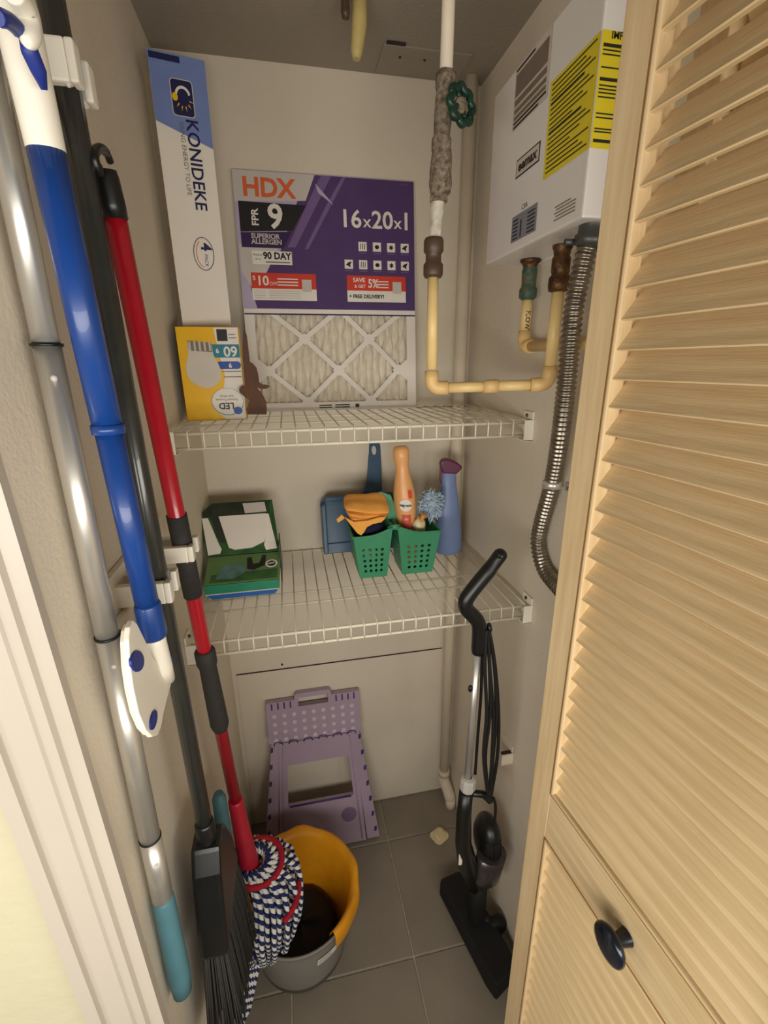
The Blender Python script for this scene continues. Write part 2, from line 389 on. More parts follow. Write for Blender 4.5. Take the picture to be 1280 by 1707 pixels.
# ------------------------------------------------------------------ wire shelves
def wire_shelf(label, z, sd, mids, n, rail_y):
    t = thing('wire_shelf', label, 'shelf', (XL, -sd/2, z))
    x0, x1 = XL+.014, XR-.014; lip = .030; r = .0015
    w = B().tube([(0, -.006, z), (0, -sd+.003, z), (0, -sd, z-.003), (0, -sd, z-lip)], r, 8)
    me = mesh_of(w, 'deck_wire', t.location); me.materials.append(WIRE)
    for i in range(n):
        o = bpy.data.objects.new('deck_wire', me); COL.objects.link(o); o.parent = t
        o.location = (x0+(x1-x0)*i/(n-1), 0, 0)
        me_ = me
    for y, zz, rr in [(-.008, z-.004, .0026)]+[(yy, z-.004, .0024) for yy in mids]+[(-sd+.0045, z-.0045, .0030), (-sd+.0030, z-lip, .0030)]:
        obj('rail', B().tube([(x0-.006, y, zz), (x1+.006, y, zz)], rr, 10), WIRE, t)
    for xx, s in ((XL, 1), (XR, -1)):
        b = B(); a, c = sorted((xx+s*.0005, xx+s*.020)); b.box((a, -sd-.008, z-.040), (c, -sd-.005, z+.001)); b.box((a, -sd-.008, z-.0405), (c, -sd+.022, z-.0375))
        a, c = sorted((xx+s*.0005, xx+s*.004)); b.box((a, -sd-.006, z-.040), (c, -sd+.030, z+.016))
        e = obj('end_bracket', b, WPLAS, t, .0006)
        obj('screw', B().sphere((xx+s*.005, -sd+.015, z+.008), .0035, 8, 6), BRASS, e)
    return t
Z1, Z2, SD1, SD2 = 1.327, .9554, .351, .413
wire_shelf('white wire shelf carrying the air filter and boxes', Z1, SD1, (-.12, -.24), 26, 0)
wire_shelf('white wire shelf carrying the green basket and spray bottle', Z2, SD2, (-.248, -.298), 26, 0)

# ------------------------------------------------------------------ upper shelf: air filter
ft, fb = -.012, -.058; FH = .497; FW = .394
hh = math.sqrt(FH**2-(ft-fb)**2); ZS = Z1+.0018
t = thing('air_filter', 'purple and white pleated air filter leaning on the back wall', 'air filter', (.309, fb, ZS))
F = Frame((.112, fb, ZS), (1,0,0), (0, ft-fb, hh))
TH = .022   # depth behind the face
b = B()
for (u0, v0, u1, v1) in ((0,0,.022,FH),(FW-.022,0,FW,FH),(.022,0,FW-.022,.020),(.022,FH-.02,FW-.022,FH)): b.prism([(u0,v0),(u1,v0),(u1,v1),(u0,v1)], F, -TH, 0)
obj('frame', b, CARD, t, .0006)
# pleats
b = B(); npl = 22; x0, x1 = .02, FW-.02; LV = .213
for i in range(npl*2+1):
    u = x0+(x1-x0)*i/(npl*2); d = -.003 if i % 2 else -.016
    for j in range(9):
        jit = .0022*math.sin(j*2.1+i*1.7)+random.uniform(-.0008, .0008)
        b.v.append(F(u+jit, .018+(LV-.014)*j/8, d))
for i in range(npl*2):
    for j in range(8): b.f.append((i*9+j, (i+1)*9+j, (i+1)*9+j+1, i*9+j+1)); b.smooth.append(False)
obj('pleats', b, MEDIA, t)
N1 = [(.13,.162),(.281,.162)]; N2 = [(.045,.092),(.206,.092),(.351,.092)]; N3 = [(.13,.021),(.281,.021)]; N0 = [(.048,.226),(.212,.226),(.366,.226)]
segs = []
for k, a in enumerate(N1): segs += [(a, N2[k]), (a, N2[k+1]), (a, N0[k]), (a, N0[k+1])]
for k, a in enumerate(N3): segs += [(a, N2[k]), (a, N2[k+1])]
segs += [(N2[0], (.012, .12)), (N2[0], (.012, .064)), (N2[2], (.384, .12)), (N2[2], (.384, .064))]
for (a, c) in segs:
    d = V((c[0]-a[0], c[1]-a[1])); nn = V((-d.y, d.x)).normalized()*.0055
    obj('lattice_strip', B().prism([(a[0]+nn.x,a[1]+nn.y),(c[0]+nn.x,c[1]+nn.y),(c[0]-nn.x,c[1]-nn.y),(a[0]-nn.x,a[1]-nn.y)], F, -.002, -.0004), CARD, t)
for a in N1+N2+N3: obj('lattice_node', B().prism([(a[0]-.015,a[1]),(a[0],a[1]-.013),(a[0]+.015,a[1]),(a[0],a[1]+.013)], F, -.0021, -.0003), CARD, t)
for u0, u1 in ((.006, .045), (.388, .351)): obj('lattice_node', B().prism([(u0,.128),(u1,.098),(u1,.086),(u0,.056)], F, -.0022, -.0002), CARD, t)
# printed sleeve
lab = obj('printed_sleeve', B().prism([(0,LV),(FW,LV),(FW,FH),(0,FH)], F, -.0004, .0008), LILAC, t)
G = .0010
def fl(name, pts, m_, d=G): return obj(name, B().flatp(pts, F, d), m_, t)
fl('purple_print', [(.155,FH-.001),(.393,FH-.001),(.393,LV+.013),(.03,LV+.013),(.012,.30),(.085,.335)], PUR, G)
fl('grey_print', [(.001,FH-.001),(.172,FH-.001),(.150,.445),(.001,.437)], PGREY, G+.0002)
fl('lilac_print', [(.003,.355),(.088,.355),(.03,.255),(.003,.30)], PGREY, G+.0001)
fl('stripe_print', [(.160,.452),(.186,FH-.001),(.208,FH-.001),(.122,.352),(.105,.352)], PURM, G+.0003)
fl('stripe_print', [(.195,.440),(.232,FH-.001),(.240,FH-.001),(.150,.350),(.142,.350)], PURM, G+.0003)
fl('stripe_print', [(.172,.480),(.200,.452),(.210,.440),(.178,.462)], LILAC, G+.0004)
fl('white_stripe', [(.001,LV+.003),(.393,LV+.003),(.393,LV+.012),(.001,LV+.012)], PWHITE, G+.0002)
fl('dark_stripe', [(.001,LV+.000),(.393,LV+.000),(.393,LV+.003),(.001,LV+.003)], PURD, G+.0002)
fl('black_print', [(.008,.438),(.150,.436),(.118,.385),(.008,.379)], PBLACK, G+.0005)
fl('plum_print', [(.008,.378),(.116,.383),(.096,.349),(.008,.349)], PURD, G+.0005)
GT = G+.0008
text('lettering', 'HDX', .050, F, .073, .464, GT, ORNG, t, bold=.0016, sx=1.0)
text('lettering', 'FPR', .020, F, .041, .408, GT, PWHITE, t, bold=.0005, rot=math.pi/2, sx=1.05)
text('lettering', '9', .066, F, .083, .409, GT, PWHITE, t, bold=.0016)
text('lettering', 'SUPERIOR', .0135, F, .029, .3715, GT, PGREY, t, 'LEFT', .0004)
text('lettering', 'ALLERGEN', .0135, F, .029, .3605, GT, PGREY, t, 'LEFT', .0004)
text('lettering', '16', .050, F, .247, .413, GT, PWHITE, t, bold=.0009)
text('lettering', 'x', .036, F, .284, .410, GT, PWHITE, t, bold=.0003)
text('lettering', '20', .050, F, .319, .413, GT, PWHITE, t, bold=.0009)
text('lettering', 'x', .036, F, .3545, .410, GT, PWHITE, t, bold=.0003)
text('lettering', '1', .050, F, .374, .413, GT, PWHITE, t, bold=.0009)
for r_, (v, us) in enumerate(((.3595, (.272,.305,.338,.370)), (.322, (.239,.272,.305,.338,.370)))):
    for k, u in enumerate(us):
        fl('icon_square', [(u-.0095,v-.0095),(u+.0095,v-.0095),(u+.0095,v+.0095),(u-.0095,v+.0095)], PWHITE, G+.0005)
        kk = (k+r_*3) % 4
        if kk == 0:
            bb = B()
            for q_ in range(3): bb.flatp([(u-.006+q_*.0045,v-.006),(u-.0045+q_*.0045,v-.006),(u-.003+q_*.0045,v+.006),(u-.0045+q_*.0045,v+.006)], F, GT)
        elif kk == 1: bb = B().flatp(circ(u, v, .005, .0042, 14), F, GT)
        elif kk == 2: bb = B().flatp([(u+.006*((1 if j % 2 else .55))*math.cos(j*math.pi/6), v+.006*((1 if j % 2 else .55))*math.sin(j*math.pi/6)) for j in range(12)], F, GT)
        else: bb = B().flatp([(u-.007,v-.002),(u-.001,v+.004),(u+.007,v+.006),(u+.003,v-.001),(u+.004,v-.007),(u-.002,v-.003)], F, GT)
        obj('icon_mark', bb, PBLACK, t)
        obj('caption_line', B().rect(F, u-.009, v-.0145, u+.009, v-.0125, GT), PURM, t)
fl('white_box', [(.028,.316),(.113,.316),(.113,.343),(.028,.343)], PWHITE, G+.0005)
text('lettering', '90 DAY', .019, F, .081, .333, GT, PBLACK, t, bold=.0007, sx=.95)
text('lettering', 'Replace', .0062, F, .040, .335, GT, PBLACK, t); text('lettering', 'up to', .0062, F, .040, .327, GT, PBLACK, t)
obj('caption_line', B().rect(F, .056, .3195, .108, .322, GT), GINK, t)
for (u0, u1, lft) in ((.022, .163, True), (.233, .371, False)):
    fl('coupon', [(u0,.243),(u1,.243),(u1,.299),(u0,.299)], PWHITE, G+.0005)
    fl('red_print', [(u0,.267),(u1,.267),(u1,.299),(u0,.299)], PRED, G+.0007)
    cu = u1-.021
    fl('code_square', [(cu-.0105,.262),(cu+.0105,.262),(cu+.0105,.287),(cu-.0105,.287)], PGREY, GT+.0001)
    bb = B()
    for j in range(3): bb.rect(F, u0+.056+(0 if lft else .014), .286-j*.0062, u0+.056+.045+(0 if lft else -.004), .2885-j*.0062, GT)
    obj('caption_line', bb, PWHITE, t)
    if lft:
        text('lettering', '$', .013, F, u0+.006, .288, GT, PWHITE, t); text('lettering', '10', .027, F, u0+.024, .282, GT, PWHITE, t, bold=.0006)
        text('lettering', 'OFF', .010, F, u0+.047, .277, GT, PWHITE, t)
        bb = B()
        for j in range(4): bb.rect(F, u0+.004, .2475+j*.0046, u0+.028, .2490+j*.0046, GT); bb.rect(F, u0+.036, .2475+j*.0046, u0+.105, .2490+j*.0046, GT)
        obj('caption_line', bb, PGREY, t)
    else:
        text('lettering', '5%', .026, F, u0+.061, .282, GT, PWHITE, t, bold=.0006, sx=.8)
        text('lettering', 'SAVE', .0125, F, u0+.028, .289, GT, PWHITE, t, bold=.0003); text('lettering', '& GET', .0095, F, u0+.030, .276, GT, PWHITE, t, bold=.0002)
        text('lettering', '+ FREE DELIVERY!', .0105, F, u0+.004, .2545, GT, PBLACK, t, 'LEFT', .0004)
bb = B()
for u0, u1 in ((.155, .185), (.193, .228)):
    for j in range(2): bb.rect(F, u0, .006+j*.005, u1, .0085+j*.005, .0004)
bb.rect(F, .242, .006, .251, .014, .0004)
obj('caption_line', bb, INK, t)
text('lettering', '16X20X1', .006, F, .372, .489, GT, PURM, t)

# ------------------------------------------------------------------ upper shelf: lamp tube carton
KH, KW = .607, .091; KX, KY = .0015, -.150
t = thing('tube_carton', 'tall white and blue lamp carton standing in the left corner', 'box', (KX+KW/2, KY+.035, ZS))
F = Frame((KX+.002, KY-.012, ZS), (math.cos(.2), math.sin(.2), 0), (0, 0, 1))
obj('carton', B().prism([(0,0),(KW,0),(KW,KH),(0,KH)], F, -.066, 0), CARD, t, .0008)
obj('end_flap', B().prism([(0,KH-.018),(KW,KH-.018),(KW,KH+.0008),(0,KH+.0008)], F, -.05, .0008), KBLUE, t, .0004)
obj('blue_print', B().flatp([(.0003,KH-.018),(KW-.0003,KH-.018),(KW-.0003,KH-.128),(.0003,KH-.098)], F, .0004), KBLUE, t)
obj('dark_print', B().flatp([(.002,KH-.002),(.05,KH-.002),(.05,KH-.011),(.002,KH-.011)], F, .0014), KNAVY, t)
obj('logo_rim', B().flatp(rrect(.0295,KH-.0865,.0665,KH-.0325,.006), F, .0007), PGREY, t)
obj('logo_square', B().flatp(rrect(.031,KH-.085,.065,KH-.034,.005), F, .0009), KNAVY, t)
cu, cv = .049, KH-.060
obj('moon_mark', B().flatp(circ(cu, cv+.0045, .0125, .0135, 20, .2, math.pi-.2)+list(reversed(circ(cu, cv+.002, .0095, .012, 20, .25, math.pi-.25))), F, .0012), PWHITE, t)
bb = B()
for j in range(6):
    a = math.pi+.25+j*.53; bb.flatp([(cu+.0105*math.cos(a-.1), cv+.0115*math.sin(a-.1)), (cu+.017*math.cos(a), cv+.0195*math.sin(a)), (cu+.0105*math.cos(a+.1), cv+.0115*math.sin(a+.1))], F, .0012)
bb.flatp(circ(.036, cv+.001, .0045, .006, 14), F, .0011)
obj('sun_rays', bb, BYEL, t)
text('lettering', 'KONIDEKE', .0285, F, .058, KH-.158, .0009, KNAVY, t, bold=.0004, sx=1.0, rot=-math.pi/2)
text('lettering', 'BRING ENERGY TO LIFE', .0105, F, .041, KH-.150, .0009, GINK, t, sx=1.0, rot=-math.pi/2)
el = circ(.054, KH-.300, .0185, .0285, 32); el2 = circ(.054, KH-.300, .0172, .0272, 32)
bb = B(); kk = bb.add([F(u, v, .0007) for u, v in el]+[F(u, v, .0007) for u, v in el2], [(i, (i+1) % 32, 32+(i+1) % 32, 32+i) for i in range(32)]); obj('oval_outline', bb, KNAVY, t)
bb = B(); e1 = circ(.054, KH-.300, .0135, .0235, 16, 2.0, 4.6); e2 = circ(.054, KH-.300, .0122, .0222, 16, 2.0, 4.6)
bb.add([F(u, v, .0007) for u, v in e1]+[F(u, v, .0007) for u, v in e2], [(i, i+1, 17+i, 16+i) for i in range(15)]); obj('orange_arc', bb, ORNG, t)
text('lettering', '4', .026, F, .0585, KH-.288, .0009, KNAVY, t, bold=.0008, rot=-math.pi/2)
text('lettering', 'PACK', .0085, F, .0575, KH-.311, .0009, KNAVY, t, rot=-math.pi/2)

# ------------------------------------------------------------------ upper shelf: bulb box (stands upside down)
BW, BH, BX, BY = .113, .174, -.003, -.205
t = thing('bulb_box', 'yellow light bulb box standing upside down on the wire shelf', 'box', (BX+BW/2, BY+.026, ZS))
F = Frame((BX, BY, ZS), (1,0,0), (0,0,1))
obj('carton', B().box((BX, BY, ZS), (BX+BW, BY+.038, ZS+BH)), BYEL, t, .0008)
obj('side_print', B().rect(Frame((BX, BY+.038, ZS), (0,-1,0), (0,0,1)), .001, .001, .037, BH-.001, .0005), KNAVY, t)
obj('white_print', B().flatp([(.075,.001),(BW-.001,.001),(BW-.001,BH-.001),(.068,BH-.001),(.072,BH-.04),(.080,.085),(.072,.045),(.055,.02)], F, .0003), PWHITE, t)
obj('black_square', B().rect(F, .073, BH-.025, .092, BH-.004, .0006), PBLACK, t)
obj('teal_print', B().rect(F, .048, BH-.055, BW-.001, BH-.031, .0006), BTEAL, t)
obj('blue_print', B().flatp(rrect(.067, BH-.076, BW-.001, BH-.062, .0065), F, .0006), BBLUE, t)
bulb = [(.018,.146),(.062,.142),(.063,.124),(.070,.108),(.074,.094),(.072,.080),(.062,.068),(.046,.062),(.030,.066),(.016,.076),(.010,.090),(.011,.106),(.017,.122)]
obj('bulb_print', B().flatp(bulb, F, .0007), BULBG, t)
bb = B().flatp([(.019,.150),(.061,.146),(.062,.129),(.020,.132)], F, .0009); obj('bulb_base_print', bb, BULBD, t)
bb = B()
for u in (.022, .031, .040, .049, .058): bb.flatp([(u-.0018,.1485),(u+.0018,.1482),(u+.002,.131),(u-.0016,.1315)], F, .0011)
obj('bulb_thread_print', bb, PGREY, t)
text('lettering', '60', .026, F, .095, BH-.043, .0009, PWHITE, t, bold=.0006, rot=math.pi)
text('lettering', '9', .012, F, .071, BH-.042, .0009, PWHITE, t, bold=.0004, rot=math.pi)
text('lettering', '9', .012, F, .092, BH-.069, .0009, PWHITE, t, bold=.0004, rot=math.pi)
bb = B()
for (u0, u1, v) in ((.075,.111,.0925),(.078,.111,.0825),(.094,.106,.160),(.094,.108,.154)): bb.rect(F, u0, v, u1, v+.0016, .0007)
obj('caption_line', bb, GINK, t)
obj('oval_outline', B().flatp(circ(.080, .036, .0305, .0265, 36), F, .0007), BTEAL, t)
obj('oval_print', B().flatp(circ(.080, .0365, .0295, .0255, 36), F, .0009), PWHITE, t)
text('lettering', 'LED', .017, F, .077, .0285, .0011, PBLACK, t, bold=.0004, rot=math.pi)
text('lettering', 'General Purpose', .0062, F, .079, .040, .0011, PBLACK, t, rot=math.pi)
text('lettering', 'Soft White', .0058, F, .079, .047, .0011, PBLACK, t, rot=math.pi)
obj('round_seal', B().flatp(circ(.098, .0185, .0085, .0075, 20), F, .0013), BBLUE, t)

# ------------------------------------------------------------------ brown bunny cut-out
F = Frame((0, -.222, 0), (1,0,0), (0,0,1)); pts = []
for x, y in ((405,552),(408,550),(411,560),(414,585),(416,603),(421,606),(427,613),(430,624),(431.5,637),(436,641),(443,641.5),(450.5,644),(444,648),(436,649),(431,647),(426.5,646),(433,652),(439,661),(443,670),(444.5,680),(444,691),(412,691),(411,682),(414.5,672),(417.5,667),(411,664),(404,659),(399,654),(398.5,649),(402,645),(409,643),(407.5,630),(406.5,612),(405,580)):
    p = at(x, y, 1, -.222); pts.append((p.x, max(p.z, ZS)))
tag(obj('bunny_figure', B().prism(pts, F, -.010, 0), BUNNY, None, .0012), 'small brown wooden bunny cut-out in front of the air filter', 'figurine')

# ------------------------------------------------------------------ lower shelf things
ZT = Z2+.0018
# --- open mop cloth carton
t = thing('wipes_carton', 'opened green and white cloth carton on the left end of the lower shelf', 'box', (.075, -.19, ZT))
cx0, cx1 = -.006, .150
b = B()
yb, yf = -.105, -.252
obj('blue_tray', B().prism([(cx0+.012, ZT), (cx1-.012, ZT), (cx1-.004, ZT+.012), (cx0+.002, ZT+.012)], Frame((0, yf, 0), (1,0,0), (0,0,1)), -.14, 0), CBLUE, t, .0008)
obj('sea_green_edge', B().box((cx0, yf-.003, ZT+.012), (cx1-.002, -.12, ZT+.034)), CTEAL, t, .001)
obj('pale_line', B().rect(Frame((0, yf-.003, 0), (1,0,0), (0,0,1)), cx0+.001, ZT+.0122, cx1-.003, ZT+.0145, .0006), PGREY, t)
# sloped printed lid
A0 = V((cx0+.000, yf, ZT+.036)); A1 = V((cx0+.002, -.178, ZT+.068))
Fs = Frame(A0, (1,0,0), A1-A0); LS = (A1-A0).length; CWD = cx1-cx0
obj('printed_lid', B().prism([(0,0),(CWD,.0),(CWD+.002,LS),(0,LS)], Fs, -.004, 0), CLIGHT, t, .0006)
obj('leaf_print', B().flatp([(.010,.003),(.150,.003),(.152,.030),(.012,.025)], Fs, .0004), CGREEN, t)
obj('blue_print', B().flatp([(.022,.012),(.060,.010),(.088,.030),(.070,.056),(.040,.050),(.025,.035)], Fs, .0007), mat('print_sky', (104,142,150), .5, c2=(66,108,82), scale=45), t)
obj('dark_print', B().flatp([(.086,.035),(.100,.030),(.124,.042),(.126,.072),(.118,.073),(.112,.050),(.098,.048),(.094,.070),(.084,.068)], Fs, .0009), PBLACK, t)
obj('oval_print', B().flatp(circ(.138, .045, .013, .012, 20), Fs, .0009), PWHITE, t)
obj('oval_ring', B().flatp(circ(.138, .045, .0095, .0085, 20), Fs, .0011), CDARK, t)
obj('oval_word', B().flatp([(.130,.0425),(.1445,.0455),(.1455,.0485),(.131,.046)], Fs, .0013), PWHITE, t)
# upright back half with torn white cut-out
P0 = V((cx0-.002, -.178, ZT+.070)); P1 = V((cx0-.010, -.110, ZT+.158))
Fb = Frame(P0, (1,0,0), P1-P0); LB = (P1-P0).length
obj('carton_back', B().prism([(.0,0),(CWD+.004,0),(CWD+.002,LB*1.15),(.020,LB*1.15),(-.006,LB*.93)], Fb, -.030, -.001), CGREEN, t, .0008)
obj('dark_print', B().flatp([(.000,LB*.84),(CWD-.008,LB*.84),(CWD-.004,LB*1.13),(.024,LB*1.13),(-.001,LB*.95)], Fb, .0003), CDARK, t)
obj('grey_print', B().flatp([(.093,LB*.87),(.142,LB*.88),(.140,LB*1.10),(.090,LB*1.10)], Fb, .0006), PGREY, t)
obj('white_panel', B().flatp([(.004,.002),(.030,.004),(.034,.014),(.030,.024),(.010,LB*.82),(-.003,LB*.82)], Fb, .0008), CARD, t)
obj('white_panel', B().prism([(.050,.016),(.062,.010),(.100,.012),(.128,.024),(.133,.032),(.140,LB*.83),(.034,LB*.83)], Fb, .0004, .0040), CARD, t)
obj('white_panel', B().flatp([(.130,.004),(.155,.006),(.146,LB*.83),(.138,LB*.83),(.132,.030),(.127,.018)], Fb, .0008), CARD, t)
obj('dark_strap', B().prism([(.034,.030),(.044,.030),(.033,LB*.80),(.030,LB*1.02),(.020,LB*1.02),(.018,LB*.80)], Fb, .003, .0055), GRIP, t)
obj('side_panel', B().box((cx1+.001, -.20, ZT+.002), (cx1+.0035, -.12, ZT+.092)), CDARK, t)

# --- dustpan against the back wall
t = thing('dustpan', 'slate blue dustpan standing against the back wall behind the basket', 'dustpan', (.36, -.03, ZT))
Fd = Frame((.258, -.062, ZT+.004), (1, .02, 0), (0, .25, 1))
obj('pan', B().prism(rrect(0, .0, .205, .150, .022), Fd, -.006, 0), SLATE, t, .002)
b = B(); b.prism([(0,.002),(.012,.002),(.012,.135),(0,.125)], Fd, 0, .030); b.prism([(.193,.002),(.205,.002),(.205,.125),(.193,.135)], Fd, 0, .030); b.prism([(.012,.136),(.193,.136),(.193,.150),(.012,.150)], Fd, 0, .036)
obj('rim', b, SLATE, t, .003)
obj('lip', B().prism([(.004,-.001),(.201,-.001),(.201,.026),(.004,.026)], Fd, 0, .006), SLATE, t, .002)
hb = B().prism([(.112,.142),(.165,.142),(.166,.165),(.1675,.27),(.166,.287),(.158,.293),(.144,.293),(.137,.286),(.1365,.26),(.128,.19)], Fd, -.004, .010)
obj('handle', hb, SLATE, t, .003)
obj('hang_hole', B().prism(circ(.149, .262, .006, .012, 20), Fd, .0101, .0106), PGREY, t)

# --- green two-pot basket
def pot(parent, u0, u1, w0, w1, y0, y1, ztop_fn):
    """tapered open pot with round holes; u0..u1 bottom x, w0..w1 top x"""
    HT = .105; TB = .010
    def P(face, a, h):
        z = ZT+.002+h; k = h/HT
        xa = u0+(w0-u0)*k; xb = u1+(w1-u1)*k; fr = -.004*k
        ya = y0-.010*k; yb_ = y1+.010*k
        if face == 0: return V((xa+(xb-xa)*a, ya, z))
        if face == 1: return V((xb, ya+(yb_-ya)*a, z))
        if face == 2: return V((xb-(xb-xa)*a, yb_, z))
        return V((xa, yb_-(yb_-ya)*a, z))
    for face in range(4):
        b = B(); nc, nr = (4, 5) if face % 2 == 0 else (4, 5)
        hs = [.010+i*.0135 for i in range(nr+1)]; As = [.14+.72*i/nc for i in range(nc+1)]
        for i in range(nc):
            for j in range(nr):
                a0, a1, h0, h1 = As[i], As[i+1], hs[j], hs[j+1]; am, hm = (a0+a1)/2, (h0+h1)/2
                outer = [(a1,hm),(a1,h1),(am,h1),(a0,h1),(a0,hm),(a0,h0),(am,h0),(a1,h0)]
                inner = [(am+(a1-a0)*.27*math.cos(q_*math.pi/4), hm+(h1-h0)*.29*math.sin(q_*math.pi/4)) for q_ in range(8)]
                b.add([P(face, *p) for p in outer+inner], [(q_, (q_+1) % 8, 8+(q_+1) % 8, 8+q_) for q_ in range(8)])
        tops = [ztop_fn(P(face, a, HT).x, face)-.002 for a in As]
        for (a0, a1) in [(0, As[0]), (As[-1], 1)]:
            for j in range(nr): b.add([P(face,a0,hs[j]),P(face,a1,hs[j]),P(face,a1,hs[j+1]),P(face,a0,hs[j+1])], [(0,1,2,3)])
        AL = [0]+As+[1]
        for q_ in range(len(AL)-1):
            a0, a1 = AL[q_], AL[q_+1]
            b.add([P(face,a0,0),P(face,a1,0),P(face,a1,hs[0]),P(face,a0,hs[0])], [(0,1,2,3)])
            t0 = ztop_fn(P(face,a0,HT).x, face); t1 = ztop_fn(P(face,a1,HT).x, face)
            b.add([P(face,a0,hs[-1]),P(face,a1,hs[-1]),P(face,a1,t1),P(face,a0,t0)], [(0,1,2,3)])
        o = obj('pot_wall', b, GREEN, parent); md = o.modifiers.new('s', 'SOLIDIFY'); md.thickness = .002
        rim = [P(face, i/12, ztop_fn(P(face, i/12, HT).x, face)) for i in range(13)]
        obj('rim', B().tube(rim, .0026, 8), GREEN, parent)
    b = B(); b.add([P(0,0,.001),P(0,1,.001),P(2,0,.001),P(2,1,.001)], [(0,1,2,3)]); o = obj('pot_base', b, GREEN, parent); o.modifiers.new('s', 'SOLIDIFY').thickness = .002
t = thing('caddy_basket', 'green perforated plastic caddy basket with two pots on the lower shelf', 'basket', (.42, -.18, ZT))
ymn, ymx = -.222, -.140
def ztop(x, face):
    return .105 + (.018*math.exp(-((x-.413)/.035)**2))
pot(t, .331, .395, .316, .404, ymn, ymx, ztop); pot(t, .432, .506, .420, .520, ymn, ymx, ztop)
arch = [V((.398, -.226, ZT+.117)), V((.404,-.226,ZT+.122)), V((.412,-.226,ZT+.124)), V((.420,-.226,ZT+.122)), V((.426,-.226,ZT+.117))]
obj('bridge', B().tube(arch, .0035, 8, flat=(2.0, 1, (0,0,1))), GREEN, t)
hb = B(); Fh = Frame((.396, -.172, ZT+.10), (1,0,0), (0,.05,1)); hb.prism([(0,0),(.034,0),(.030,.055),(.020,.083),(-.004,.093),(-.012,.090),(-.012,.083),(.004,.075),(.012,.05),(.010,.02)], Fh, -.003, .003)
obj('carry_handle', hb, GREEN, t, .001)

# --- orange folded cloth on the left pot, navy cloth below it
t2 = thing('folded_cloth', 'folded orange microfibre cloth lying over the left basket pot', 'cloth', (.35, -.18, ZT+.125))
def pad(name, corners, th, bulge=.004, n=9, ph=0, m_=None):
    """puffy cloth layer spanned between four corners (lb, rb, rf, lf)"""
    lb, rb_, rf, lf = corners; b = B()
    for j in range(n+1):
        for i in range(n+1):
            p, q_ = i/n, j/n
            P = lb*(1-p)*(1-q_)+rb_*p*(1-q_)+rf*p*q_+lf*(1-p)*q_
            e = 1-max(abs(p-.5), abs(q_-.5))*2
            P += V((0, 0, bulge*min(1, e*2.2)+.0012*math.sin(p*9+ph)+.001*math.sin(q_*11+ph*2)))
            c_ = max(0, abs(p-.5)+abs(q_-.5)-.80)*.5          # round the corners
            P = P.lerp((lb+rb_+rf+lf)/4, c_); b.v.append(P)
    for j in range(n):
        for i in range(n): a_ = j*(n+1)+i; b.f.append((a_, a_+n+1, a_+n+2, a_+1)); b.smooth.append(True)
    o = obj(name, b, m_ or CLOTHO, t2); md = o.modifiers.new('s', 'SOLIDIFY'); md.thickness = th; md.offset = 0
    u_ = o.modifiers.new('u', 'SUBSURF'); u_.levels = 1; u_.render_levels = 1; return o
cA, cB, cC, cD = at(572,827,1,-.158), at(640,822,1,-.158), at(652,858,1,-.228), at(570,853,1,-.228)
pad('upper_fold', (cA, cB, cC, cD+V((.004,0,.002))), .007, .006)
dz = V((0,0,-.008))
pad('middle_fold', (cA+dz, cB+dz, cC+dz+V((-.006,-.002,0)), cD+dz+V((.010,-.003,-.004))), .006, .003, ph=1.2)
pad('lower_fold', (cA+dz*2, cB+dz*2, cC+dz*1.7+V((-.012,-.002,0)), cD+dz*2+V((.016,-.004,-.006))), .006, .002, ph=2.3)
Fo = Frame((0, -.240, 0), (1,0,0), (0,.0,1)); pp = []
for x, y in ((574,862),(590,870),(612,868),(634,862),(645,862),(636,871),(622,874),(612,879),(607,888),(602,893),(596,890),(588,880)):
    p = at(x, y, 1, -.240); pp.append((p.x, p.z))
obj('front_corner', B().prism(pp, Fo, -.007, 0), CLOTHO, t2, .0024)
pp = [(p.x, p.z) for p in (at(x, y, 1, -.226) for x, y in ((570,858),(575,864),(563,872),(561,866)))]
obj('side_corner', B().prism(pp, Frame((0,-.226,0), (1,0,0), (0,0,1)), -.006, 0), CLOTHO, t2, .001)
b = B().sphere((.362, -.186, ZT+.104), .036, 20, 12, (1.05, .78, .85))
for i, p in enumerate(b.v): p += V((math.sin(i*1.7)*.0014, math.cos(i*2.3)*.0014, math.sin(i*.9)*.0014))
tag(obj('navy_cloth', b, CLOTHN, None), 'crumpled dark navy cloth stuffed in the left basket pot', 'cloth')

# --- air freshener bottle
fx, fy = .462, -.175
fzb = ZT+.006
t = thing('freshener_bottle', 'peach air freshener bottle with coral label standing in the basket', 'bottle', (fx, fy, fzb))
ff = lambda j, a, r, z: (r, z)
obj('bottle', B().lathe([(0,0),(.020,0),(.023,.006),(.024,.06),(.0240,.12),(.0265,.160),(.0255,.185),(.0205,.212),(.0165,.232),(.0155,.250),(.0170,.262)], (fx, fy, fzb), (-.08,.02,1), 32), PEACH, t)
obj('spray_head', B().lathe([(.0175,.260),(.0185,.268),(.0185,.284),(.014,.292),(0,.293)], (fx, fy, fzb), (-.08,.02,1), 24), PEACH, t)
def on_cyl(c, r, a0):
    return lambda u, v, d: V((c[0]+(r+d)*math.sin(u/r+a0)+(-.08)*(v-c[2]), c[1]-(r+d)*math.cos(u/r+a0)+.02*(v-c[2]), v))
fc = on_cyl((fx, fy, fzb), .0264, -.18)
bb = B(); bb.flatp(circ(0, fzb+.158, .0145, .0145, 28), fc, .0014); obj('round_label', bb, PWHITE, t)
text('lettering', 'febreze', .0088, None, 0, fzb+.158, .0022, INK, t, bold=.0002, fn=fc)
bb = B()
